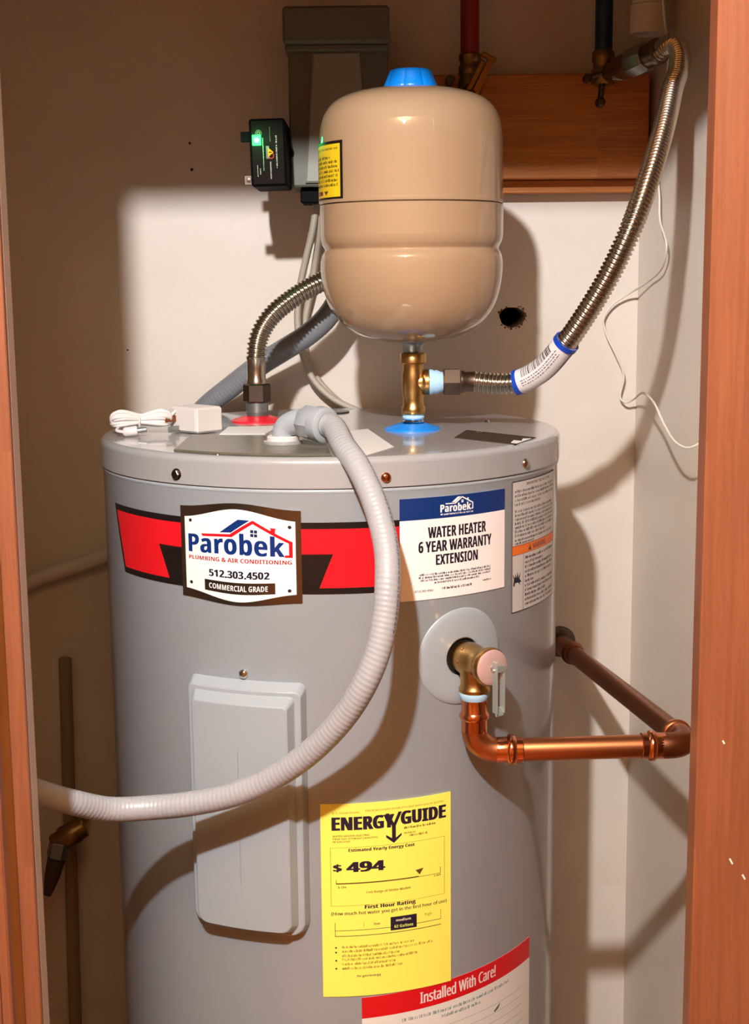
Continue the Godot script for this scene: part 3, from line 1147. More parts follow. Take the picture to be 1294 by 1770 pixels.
# ------------------------------------------------------------------ expansion tank and tee
func build_tank() -> void:
	var c := Vector3(tank_x, 0, tank_z)
	var t := thing("expansion_tank", Vector3(tank_x, 1.333, tank_z), "glossy beige expansion tank with a blue cap standing above the brass tee", "tank")
	var up := Transform3D(Basis.IDENTITY, c)
	var ctl := [Vector2(0, 1.343), Vector2(.030, 1.345), Vector2(.055, 1.3515), Vector2(.0745, 1.3635), Vector2(.0875, 1.381), Vector2(.0940, 1.401), Vector2(.0962, 1.418), Vector2(.0962, 1.430), Vector2(.0948, 1.4360), Vector2(.0925, 1.4400), Vector2(.0920, 1.4418), Vector2(.0930, 1.4440), Vector2(.0950, 1.4480), Vector2(.0964, 1.4540), Vector2(.0966, 1.460), Vector2(.0966, 1.487)]
	var mb := MB.new()
	lathe(mb, smooth2(ctl), up, 128)
	commit(mb, "lower_shell", M.beige, t)
	ctl = [Vector2(.0966, 1.4885), Vector2(.0974, 1.4895), Vector2(.0974, 1.4915), Vector2(.0966, 1.4935), Vector2(.0964, 1.52), Vector2(.0964, 1.548), Vector2(.0957, 1.5600), Vector2(.0932, 1.5730), Vector2(.0880, 1.5840), Vector2(.0790, 1.5930), Vector2(.0650, 1.5995), Vector2(.0450, 1.6040), Vector2(.022, 1.6060), Vector2(0, 1.6065)]
	mb = MB.new()
	var pr := [Vector2(.0955, 1.4872), Vector2(.0974, 1.4885)]
	pr.append_array(smooth2(ctl.slice(1)))
	lathe(mb, pr, up, 128)
	commit(mb, "upper_shell", M.beige, t)
	mb = MB.new()
	# a lobed plastic cap
	var k := 64
	var rows := [[.0280, 1.6045], [.0278, 1.6075], [.0250, 1.6140], [.0222, 1.6215], [.0205, 1.6240], [.0165, 1.6248], [0.0, 1.6248]]
	var pt := func(i: int, j: int) -> Vector3:
		var a := TAU * j / k
		var r: float = rows[i][0] * (1.0 + 0.05 * pow(absf(cos(a * 4.0 + 0.4)), 0.6) - 0.03)
		return c + Vector3(cos(a) * r, rows[i][1], sin(a) * r)
	for i in rows.size() - 1:
		for j in k:
			var a: Vector3 = pt.call(i, j)
			mb.flat(a, pt.call(i, j + 1), pt.call(i + 1, j + 1), pt.call(i + 1, j), Vector3(a.x - c.x, 0.01, a.z - c.z))
	commit(mb, "cap", M.blue_cap, t)
	mb = MB.new()
	lathe(mb, [Vector2(0, 1.330), Vector2(.0098, 1.330), Vector2(.0104, 1.3316), Vector2(.0104, 1.3400), Vector2(.0125, 1.3425), Vector2(.016, 1.3455), Vector2(0, 1.346)], up, 40)
	commit(mb, "threaded_inlet", M.galv, t)
	# yellow label on the left flank
	var im := sheet(900, 640, rgb(24, 14, 12))
	var y := rgb(232, 194, 30)
	bar(im, .04, .05, .965, .945, y)
	write(im, "READ INSTRUCTIONS BEFORE USE", true, .30, .145, .93, .035, rgb(70, 52, 10))
	for i in 7:
		small_print(im, .12, .245 + i * .078, [.80, .93, .95, .95, .93, .94, .95][i], .05, rgb(52, 36, 14), y)
	bar(im, .40, .835, .62, .905, rgb(120, 20, 20))
	bar(im, .46, .85, .50, .89, y)
	poly(im, P2([.66, .84, .76, .84, .71, .91]), rgb(90, 50, 20))
	mb = sticker(-1.92, -0.8130, level(1.5490), level(1.4905), 0.0006, 0.0, c, 0.0966)
	commit(mb, "yellow_label", printed(im, 0.4), t)


func smooth2(ctl: Array) -> Array:
	var p3 := []
	for q in ctl:
		p3.append(Vector3(q.x, q.y, 0))
	var out := []
	for i in p3.size() - 1:
		var a: Vector3 = p3[maxi(i - 1, 0)]
		var b: Vector3 = p3[i]
		var c: Vector3 = p3[i + 1]
		var d: Vector3 = p3[mini(i + 2, p3.size() - 1)]
		for j in 5:
			var v := b.cubic_interpolate(c, a, d, j / 5.0)
			out.append(Vector2(maxf(v.x, 0.0), v.y))
	out.append(ctl[ctl.size() - 1])
	return out


func build_tee() -> void:
	var c := Vector3(tank_x + 0.001, 0, tank_z)
	var t := thing("pipe_tee", Vector3(c.x, LID, c.z), "brass pipe tee between the beige tank and the blue ring", "pipe fitting")
	var up := Transform3D(Basis.IDENTITY, c)
	var mb := MB.new()
	lathe(mb, [Vector2(.009, 1.2665), Vector2(.0120, 1.2665), Vector2(.0128, 1.2678), Vector2(.0128, 1.2735), Vector2(.0112, 1.276), Vector2(.0108, 1.283), Vector2(.0122, 1.291), Vector2(.0126, 1.301), Vector2(.0122, 1.311), Vector2(.0110, 1.317), Vector2(.0112, 1.3205), Vector2(.0142, 1.3222), Vector2(.0142, 1.3305), Vector2(.0132, 1.332), Vector2(.009, 1.332)], up, 40)
	var ax := frame(Vector3(c.x, 1.3008, c.z), Vector3.RIGHT)
	lathe(mb, [Vector2(0, 0.002), Vector2(.0118, 0.002), Vector2(.0112, .009), Vector2(.0124, .0115), Vector2(.0138, .0125), Vector2(.0138, .0165), Vector2(.0130, .0172), Vector2(0, .0172)], ax, 40)
	commit(mb, "tee_body", M.brass, t)
	mb = MB.new()
	lathe(mb, [Vector2(0, .0172), Vector2(.0132, .0172), Vector2(.0138, .0192), Vector2(.0124, .0225), Vector2(.0130, .0250), Vector2(.0112, .0290), Vector2(.0106, .0318), Vector2(0, .0318)], ax, 36)
	commit(mb, "thread_tape", M.tape, t)
	mb = MB.new()
	lathe(mb, [Vector2(0, 1.2618), Vector2(.0114, 1.2618), Vector2(.0120, 1.2636), Vector2(.0112, 1.2650), Vector2(.0118, 1.2665), Vector2(0, 1.2665)], up, 36)
	commit(mb, "thread_tape", M.tape, t)
	mb = MB.new()
	lathe(mb, [Vector2(0, LID + .002), Vector2(.0108, LID + .002), Vector2(.0108, 1.2575), Vector2(.0116, 1.2590), Vector2(.0108, 1.2605), Vector2(.0114, 1.2618), Vector2(0, 1.2618)], up, 36)
	commit(mb, "nipple", M.chrome, t)


# ------------------------------------------------------------------ flexible connectors
func rib(r: float, depth: float, pitch: float) -> Callable:
	return func(s: float, _a: float) -> float:
		var k := 0.5 + 0.5 * cos(TAU * s / pitch)
		return r - depth * (1.0 - pow(k, 0.75))


func build_hoses() -> void:
	# right: from the tee up to the cold water valve
	var y := 1.3008
	var t := thing("flexible_connector", Vector3(0.1213, y, tank_z), "corrugated stainless steel hose with a blue and white sleeve, curving up the right side", "hose")
	var x := frame(Vector3(0.1213, y, tank_z), Vector3.RIGHT)
	var mb := MB.new()
	hex(mb, x, 0.0156, 0.0195, 0.0018)
	commit(mb, "nut", M.dull_steel, t)
	mb = MB.new()
	lathe(mb, [Vector2(.0085, .0195), Vector2(.0122, .0195), Vector2(.0122, .0215), Vector2(.0108, .024), Vector2(.0108, .0340), Vector2(.0085, .0345)], x, 36)
	commit(mb, "cuff", M.dull_steel, t)
	var ctl := [Vector3(.1555, y, tank_z), Vector3(.1802, 1.2985, .0140), Vector3(.2001, 1.3000, .0200), Vector3(.2242, 1.3138, .0350), Vector3(.2439, 1.3390, .0550), Vector3(.2583, 1.3621, .0700), Vector3(.2840, 1.4100, .0900), Vector3(.3046, 1.4581, .1000), Vector3(.3277, 1.5104, .0700), Vector3(.3512, 1.5633, .0200), Vector3(.3712, 1.6106, -.0350), Vector3(.3816, 1.6289, -.0600), Vector3(.3885, 1.6500, -.0860), Vector3(.3878, 1.6645, -.1040), Vector3(.3810, 1.6660, -.1180), Vector3(.3740, 1.6600, -.1290)]
	var pts := path(ctl, 0.0006)
	mb = MB.new()
	tube(mb, pts, rib(.0117, .0026, .0048), 24)
	commit(mb, "corrugated_hose", M.steel, t)
	# the paper sleeve, which hides the hose over a stretch of the bend
	var i0 := nearest(pts, Vector3(.1985, 1.2998, .0195))
	var i1 := nearest(pts, Vector3(.2480, 1.3455, .0590))
	var part := pts.slice(i0, i1 + 1)
	var seg_len := 0.0
	for i in part.size() - 1:
		seg_len += part[i].distance_to(part[i + 1])
	var im := sheet(512, 512, rgb(222, 216, 214))
	# a bar code and small print; x runs round the hose, y along it
	var bx := rng.randi_range(0, 3)
	var yy := 0.18
	while yy < 0.80:
		var w := [0.006, 0.012, 0.02, 0.008][rng.randi_range(0, 3)] as float
		bar(im, .30, yy, .47, minf(yy + w, .82), rgb(40, 34, 36))
		yy += w + ([0.008, 0.014, 0.02][rng.randi_range(0, 2)] as float)
	for i in 3:
		var xx := .50 + i * .035
		var q := 0.14
		while q < 0.85:
			var w := rng.randf_range(.01, .05)
			bar(im, xx, q, xx + .016, q + w, rgb(120, 112, 118))
			q += w + rng.randf_range(.008, .02)
	bar(im, .72, 0, 1.0, 1, rgb(40, 52, 150))
	bar(im, 0, 0, .12, 1, rgb(40, 52, 150))
	var sm := printed(im, 0.35)
	sm.uv1_scale = Vector3(1, 1.0 / seg_len, 1)
	mb = MB.new()
	tube(mb, part, func(_s: float, _a: float) -> float: return .0131, 32, true, Vector3(-0.55, -0.2, -0.8))
	commit(mb, "sleeve", sm, t).set_meta("label", "white paper sleeve with a bar code")
	for e in [[0, 9], [part.size() - 10, part.size() - 1]]:
		mb = MB.new()
		tube(mb, part.slice(e[0], e[1] + 1), func(_s: float, _a: float) -> float: return .0139, 32)
		commit(mb, "sleeve_band", mat(rgb(10, 62, 176), 0.3), t).set_meta("label", "blue end band of the sleeve")

	# left: from the hot nipple up behind the tank to the hot water valve
	var b := Vector3(-0.0873, 0, -0.092)
	t = thing("flexible_connector", Vector3(b.x, 1.272, b.z), "corrugated steel hose with a dark nut, bending behind the tank above the red ring", "hose")
	mb = MB.new()
	hex(mb, Transform3D(Basis.IDENTITY, Vector3(b.x, 1.272, b.z)), 0.0158, 0.0215, 0.0016)
	commit(mb, "nut", M.dark_steel, t)
	mb = MB.new()
	lathe(mb, [Vector2(.008, 1.2935), Vector2(.0118, 1.2935), Vector2(.0118, 1.296), Vector2(.0106, 1.2985), Vector2(.0106, 1.3205), Vector2(.0118, 1.3235), Vector2(.008, 1.3245)], Transform3D(Basis.IDENTITY, b), 36)
	commit(mb, "cuff", M.steel, t)
	ctl = [Vector3(b.x, 1.323, b.z), Vector3(-.0852, 1.3400, -.0925), Vector3(-.0790, 1.3560, -.0960), Vector3(-.0685, 1.3706, -.1010), Vector3(-.0509, 1.3855, -.1100), Vector3(-.0291, 1.3995, -.1200), Vector3(-.0070, 1.4110, -.1330), Vector3(.0176, 1.4322, -.1500), Vector3(.0520, 1.4721, -.1600), Vector3(.1000, 1.5316, -.1660), Vector3(.1343, 1.5777, -.1720), Vector3(.1552, 1.6081, -.1800)]
	mb = MB.new()
	tube(mb, path(ctl, 0.0006), rib(.0117, .0026, .0048), 24)
	commit(mb, "corrugated_hose", M.steel, t)
	t = thing("pipe_nipple", Vector3(b.x, LID, b.z), "short grey galvanised pipe nipple rising out of the red ring", "pipe fitting")
	mb = MB.new()
	lathe(mb, [Vector2(0, LID + .002), Vector2(.0122, LID + .002), Vector2(.0128, 1.254), Vector2(.0128, 1.2715), Vector2(.0118, 1.272), Vector2(0, 1.272)], Transform3D(Basis.IDENTITY, b), 40)
	commit(mb, "barrel", M.galv, t)
	mb = MB.new()
	for i in 3:
		var yy2 := 1.2562 + i * .0017
		lathe(mb, [Vector2(.0126, yy2), Vector2(.0134, yy2 + .0008), Vector2(.0126, yy2 + .0016)], Transform3D(Basis.IDENTITY, b), 40)
	commit(mb, "thread", M.galv, t)


func nearest(pts: PackedVector3Array, p: Vector3) -> int:
	var best := 0
	for i in pts.size():
		if pts[i].distance_squared_to(p) < pts[best].distance_squared_to(p):
			best = i
	return best


# ------------------------------------------------------------------ conduits and cables
func spiral(r: float, depth: float, pitch: float) -> Callable:
	return func(s: float, a: float) -> float: return r - depth * (0.5 - 0.5 * cos(TAU * s / pitch + a))


func build_conduits() -> void:
	var t := thing("conduit", Vector3(-0.0424, LID + 0.0028, 0.150), "light grey flexible conduit looping from the lid down across the heater's front", "conduit")
	var b := Vector3(-0.0428, LID + 0.0028, 0.1500)
	var mb := MB.new()
	lathe(mb, [Vector2(0, 0), Vector2(.0195, 0), Vector2(.0195, .0022), Vector2(.0185, .003), Vector2(0, .003)], Transform3D(Basis.IDENTITY, b), 40)
	commit(mb, "sealing_ring", M.lid, t)
	mb = MB.new()
	lathe(mb, [Vector2(0, .003), Vector2(.0160, .003), Vector2(.0160, .0065), Vector2(.015, .0075), Vector2(0, .0075)], Transform3D(Basis.IDENTITY, b), 40)
	commit(mb, "lock_ring", M.white_plastic, t)
	mb = MB.new()
	var e0 := b + Vector3(0, .007, 0)
	var ex := [e0, b + Vector3(.0005, .0105, .0005), b + Vector3(.004, .0165, .0015), b + Vector3(.0115, .0205, .0050), b + Vector3(.0220, .0222, .0105), b + Vector3(.0300, .0215, .0165)]
	tube(mb, path(ex, .0012), func(s: float, _a: float) -> float: return lerpf(.0108, .0128, clampf(s / .03, 0, 1)), 32)
	commit(mb, "elbow", M.fitting, t)
	var d := Vector3(.70, -.05, .72).normalized()
	var s0 := b + Vector3(.0225, .0220, .0110)
	mb = MB.new()
	lathe(mb, [Vector2(0, 0), Vector2(.0150, 0), Vector2(.0168, .002), Vector2(.0168, .019), Vector2(0, .019)], frame(s0, d), 8, true)
	commit(mb, "hub", M.fitting, t)
	mb = MB.new()
	lathe(mb, [Vector2(0, .019), Vector2(.0172, .019), Vector2(.0178, .0205), Vector2(.0172, .0300), Vector2(.0150, .0315), Vector2(.0118, .0318), Vector2(.0115, .026)], frame(s0, d), 40)
	commit(mb, "gland_nut", M.fitting, t)
	var st := s0 + d * .027
	var ctl := [st, st + d * .012, Vector3(.0196, 1.2575, .2330), Vector3(.0310, 1.2445, .2560), Vector3(.0435, 1.2215, .2790), Vector3(.0517, 1.1990, .2960), Vector3(.0568, 1.1760, .3120), Vector3(.0574, 1.1530, .3250), Vector3(.0551, 1.1240, .3330), Vector3(.0490, 1.0940, .3380), Vector3(.0372, 1.0640, .3390), Vector3(.0163, 1.0280, .3300), Vector3(-.0168, .9898, .3160), Vector3(-.0550, .9606, .3030), Vector3(-.0878, .9450, .2960), Vector3(-.1264, .9345, .2890), Vector3(-.1650, .9290, .2840), Vector3(-.2010, .9310, .2920), Vector3(-.2300, .9475, .3160), Vector3(-.2470, .9590, .3300), Vector3(-.2680, .9690, .3360), Vector3(-.320, .9790, .332), Vector3(-.38, .985, .322), Vector3(-.44, .985, .31), Vector3(-.478, .985, .305)]
	var im := sheet(128, 2048, rgb(160, 160, 163))
	var y := 20
	while y < 640:
		var w := rng.randi_range(3, 8)
		im.fill_rect(Rect2i(60, y, 3, w), rgb(96, 92, 100))
		if rng.randf() < 0.7:
			im.fill_rect(Rect2i(57 + rng.randi_range(0, 5), y, 4, 2), rgb(96, 92, 100))
		y += w + rng.randi_range(2, 5)
	var cm := printed(im, 0.36)
	cm.uv1_scale = Vector3(1, 1.0 / 0.82, 1)
	mb = MB.new()
	tube(mb, path(ctl, .0011), spiral(.0116, .00022, .0046), 32, true, Vector3(-.4, -1, .3))
	commit(mb, "conduit_hose", cm, t)
	mb = MB.new()
	lathe(mb, [Vector2(0, 0), Vector2(.018, 0), Vector2(.018, .02), Vector2(.0145, .022), Vector2(.0135, .034), Vector2(0, .034)], frame(Vector3(XL, .985, .305), Vector3.RIGHT), 32)
	commit(mb, "wall_connector", M.fitting, t)

	t = thing("conduit", Vector3(.0181, 1.5, -.2), "darker grey conduit slanting down behind the heater and the left steel hose", "conduit")
	ctl = [Vector3(.0240, 1.5080, -.1915), Vector3(.0210, 1.4464, -.2), Vector3(.0110, 1.3990, -.2), Vector3(-.0088, 1.3651, -.2), Vector3(-.0338, 1.3430, -.2), Vector3(-.0626, 1.3255, -.205), Vector3(-.0918, 1.3078, -.21), Vector3(-.129, 1.2804, -.22), Vector3(-.167, 1.2497, -.23), Vector3(-.2062, 1.2016, -.243), Vector3(-.228, 1.14, -.262), Vector3(-.24, 1.05, -.27), Vector3(-.24, .7, -.272), Vector3(-.24, .2, -.272), Vector3(-.24, FLOOR_Y + .004, -.272)]
	mb = MB.new()
	tube(mb, path(ctl, .0012), spiral(.0137, .0002, .0046), 28)
	commit(mb, "conduit_hose", M.conduit_dark, t)
	mb = MB.new()
	lathe(mb, [Vector2(0, 0), Vector2(.016, 0), Vector2(.0175, .003), Vector2(.0175, .016), Vector2(.0150, .018), Vector2(0, .018)], frame(Vector3(.0245, 1.5145, -.1902), Vector3(-.05, -1, -.12)), 32)
	commit(mb, "connector", M.dark_steel, t)
	var flat_cable := func(ctl2: Array, called: String, label: String) -> void:
		var m2 := MB.new()
		tube(m2, path(ctl2, .003), func(_s: float, a: float) -> float: return .0026 / sqrt(pow(cos(a) * .58, 2) + pow(sin(a), 2)), 14)
		tag(commit(m2, called, M.cable), label, "cable")
	flat_cable.call([Vector3(-.0190, 1.5010, -.2), Vector3(-.0252, 1.4678, -.215), Vector3(-.0351, 1.4335, -.235), Vector3(-.0437, 1.3982, -.25), Vector3(-.0477, 1.3623, -.258), Vector3(-.0442, 1.3259, -.262), Vector3(-.0303, 1.2856, -.264), Vector3(-.005, 1.2597, -.266), Vector3(.0315, 1.2409, -.268), Vector3(.0865, 1.207, -.27), Vector3(.13, 1.17, -.272), Vector3(.16, 1.05, -.274), Vector3(.165, .5, -.275), Vector3(.165, -.22, -.275)], "cable", "pale flat cable hanging from the grey box, nearer the left hose")
	flat_cable.call([Vector3(-.0150, 1.5010, -.2), Vector3(-.0169, 1.4678, -.222), Vector3(-.0234, 1.4335, -.25), Vector3(-.0321, 1.3908, -.270), Vector3(-.0406, 1.3472, -.280), Vector3(-.0376, 1.3107, -.282), Vector3(-.0234, 1.2812, -.282), Vector3(.0057, 1.2513, -.282), Vector3(.0498, 1.2211, -.282), Vector3(.10, 1.16, -.282), Vector3(.12, 1.0, -.282), Vector3(.12, .5, -.282), Vector3(.12, -.22, -.282)], "cable", "pale flat cable hanging from the grey box, closer to the wall and the tank")


# ------------------------------------------------------------------ relief valve and copper drain
func build_drain() -> void:
	var tc := 0.5555
	var n := Vector3(sin(tc), 0, cos(tc))
	var yc := 1.0505
	var base := n * HR + Vector3(0, yc, 0)
	var t := thing("relief_valve", base, "brass temperature relief valve with a steel test lever on the heater's front", "valve")
	var ax := frame(base, n)
	var mb := MB.new()
	lathe(mb, [Vector2(0, .0012), Vector2(.0150, .0012), Vector2(.0154, .006), Vector2(.0165, .012), Vector2(.0160, .020), Vector2(.0146, .0270), Vector2(.0140, .0325), Vector2(.0150, .0375), Vector2(.0178, .0415), Vector2(.0184, .0440), Vector2(.0184, .0475), Vector2(.0176, .0490), Vector2(0, .0490)], ax, 48)
	var o := base + n * .021
	var dn := Transform3D(Basis(Vector3(1, 0, 0), Vector3(0, -1, 0), Vector3(0, 0, -1)), Vector3(o.x, yc, o.z))
	lathe(mb, [Vector2(0, .004), Vector2(.0142, .006), Vector2(.0134, .018), Vector2(.0134, .0245), Vector2(.0150, .0262), Vector2(.0152, .0290), Vector2(.0140, .0305), Vector2(0, .0305)], dn, 40)
	# cast letters and lugs on the barrel
	for a in [-0.5, 0.35]:
		var s := n.cross(Vector3.UP) * -1.0
		var q: Vector3 = base + n * .0155 + (Vector3.UP * cos(a + 1.2) - s * sin(a + 1.2)) * .0158
		lathe(mb, [Vector2(.0022, 0), Vector2(.0018, .0012), Vector2(0, .0016)], frame(q, q - (base + n * .0155)), 10)
	commit(mb, "valve_body", M.brass, t)
	mb = MB.new()
	lathe(mb, [Vector2(.0172, .0486), Vector2(.0170, .0500), Vector2(.0150, .0512), Vector2(.0080, .0520), Vector2(0, .0522)], ax, 48)
	commit(mb, "tag_plate", M.pink_tag, t)
	mb = MB.new()
	round_bar(mb, base + n * .050, base + n * .0590, .0038)
	commit(mb, "stem", M.galv, t)
	mb = MB.new()
	var sd := n.cross(Vector3.UP)      # sideways along the cap
	var bas := Basis(sd, Vector3.UP, n)
	for s in [-1, 1]:
		rbox(mb, Transform3D(bas, base + n * .0600 + sd * .0042 * s + Vector3(0, -.0185 + .002 * s, 0)), Vector3(.0013, .046 + .004 * s, .0078), .0005)
	rbox(mb, Transform3D(bas, base + n * .0632 + Vector3(0, .0020, 0)), Vector3(.0095, .007, .0014), .0005)
	rbox(mb, Transform3D(bas * Basis(Vector3.RIGHT, -0.25), base + n * .0605 + Vector3(0, -.0400, 0)), Vector3(.0092, .009, .0014), .0005)
	round_bar(mb, base + n * .0590 - sd * .0065, base + n * .0590 + sd * .0065, .0017)
	commit(mb, "lever", mat(rgb(176, 186, 180), 0.3, 0.6), t)

	# copper: down, round, along to the right and back into the wall
	var px := o.x
	var pz := o.z
	var d := thing("drain_pipe", Vector3(px, .96, pz), "copper drain pipe from the relief valve along to the right wall and back", "pipe")
	var tape_top := yc - .0305
	mb = MB.new()
	var yx := func(y: float) -> Transform3D: return Transform3D(Basis(Vector3(1, 0, 0), Vector3(0, -1, 0), Vector3(0, 0, -1)), Vector3(px, y, pz))
	lathe(mb, [Vector2(0, 0), Vector2(.0148, .0), Vector2(.0150, .0022), Vector2(.0138, .0052), Vector2(.0130, .0070), Vector2(0, .0072)], yx.call(tape_top), 17)
	commit(mb, "thread_tape", M.tape, d)
	mb = MB.new()
	lathe(mb, [Vector2(0, .0065), Vector2(.0122, .0065), Vector2(.0124, .0190), Vector2(.0130, .0200), Vector2(.0145, .0225), Vector2(.0147, .0245), Vector2(.0135, .0268), Vector2(.0126, .0275), Vector2(.0126, .0385), Vector2(.0118, .039), Vector2(0, .039)], yx.call(tape_top), 40)
	commit(mb, "adapter", M.copper_bright, d)
	var yb := tape_top - .039
	var ye := .9612
	var rb := yb - ye
	var ec := Vector3(px + .026, yb, pz)
	var el := [Vector3(px, yb + .003, pz)]
	for i in 9:
		var a := PI / 2 * i / 8.0
		el.append(Vector3(px + .024 - .024 * cos(a), yb - rb * sin(a), pz))
	el.append(Vector3(px + .034, ye, pz))
	mb = MB.new()
	plain_tube(mb, el, .0124, .0015, 28)
	commit(mb, "elbow", M.copper, d)
	mb = MB.new()
	lathe(mb, press(.0124, .026), frame(Vector3(px + .021, ye, pz), Vector3.RIGHT), 36)
	commit(mb, "press_collar", M.copper_bright, d)
	var rx := .3190
	var ry := .9640
	mb = MB.new()
	round_bar(mb, Vector3(px + .030, ye, pz), Vector3(rx, ry, pz), .0113)
	commit(mb, "pipe_run", M.copper, d)
	mb = MB.new()
	lathe(mb, press(.0124, .024), frame(Vector3(rx + .006, ry, pz), Vector3.LEFT), 36)
	commit(mb, "press_collar", M.copper_bright, d)
	# the elbow that turns back towards the wall
	var back := Vector3(-.038, -.034, -.50).normalized()
	var cc := Vector3(rx + .028, ry + .001, pz)
	var e2 := [Vector3(rx - .002, ry, pz), Vector3(rx + .010, ry, pz), Vector3(rx + .0185, ry, pz - .003), Vector3(rx + .0245, ry, pz - .010), Vector3(rx + .026, ry, pz - .020)]
	var far := e2[4] + back * .012 as Vector3
	e2.append(far)
	mb = MB.new()
	plain_tube(mb, e2, .0126, .0015, 28)
	commit(mb, "elbow", M.copper_dull, d)
	mb = MB.new()
	lathe(mb, press(.0126, .024), frame(far - back * .008, back), 36)
	commit(mb, "press_collar", M.copper, d)
	var end := Vector3(.2930, .9335, ZB + .035)
	mb = MB.new()
	round_bar(mb, far, end, .0113)
	commit(mb, "pipe_run", M.copper_dull, d)
	mb = MB.new()
	var bd := (end - far).normalized()
	lathe(mb, press(.0126, .030), frame(end - bd * .055, bd), 36)
	round_bar(mb, end - bd * .028, end + bd * .015, .0128)
	commit(mb, "coupling", M.copper_dull, d)
	mb = MB.new()
	round_bar(mb, end + bd * .012, Vector3(.2905, .9320, ZB), .0105)
	lathe(mb, [Vector2(0, 0), Vector2(.021, 0), Vector2(.020, .004), Vector2(.012, .007), Vector2(0, .007)], frame(Vector3(.2905, .9320, ZB), Vector3(0, 0, 1)), 32)
	commit(mb, "wall_flange", M.dark_steel, d)


func press(r: float, l: float) -> Array:
	return [Vector2(0, 0), Vector2(r, 0), Vector2(r + .0003, .001), Vector2(r + .0003, l * .40), Vector2(r + .0022, l * .46), Vector2(r + .0026, l * .56), Vector2(r + .0020, l * .68), Vector2(r + .0004, l * .74), Vector2(r + .0003, l - .0008), Vector2(r - .0006, l), Vector2(0, l)]


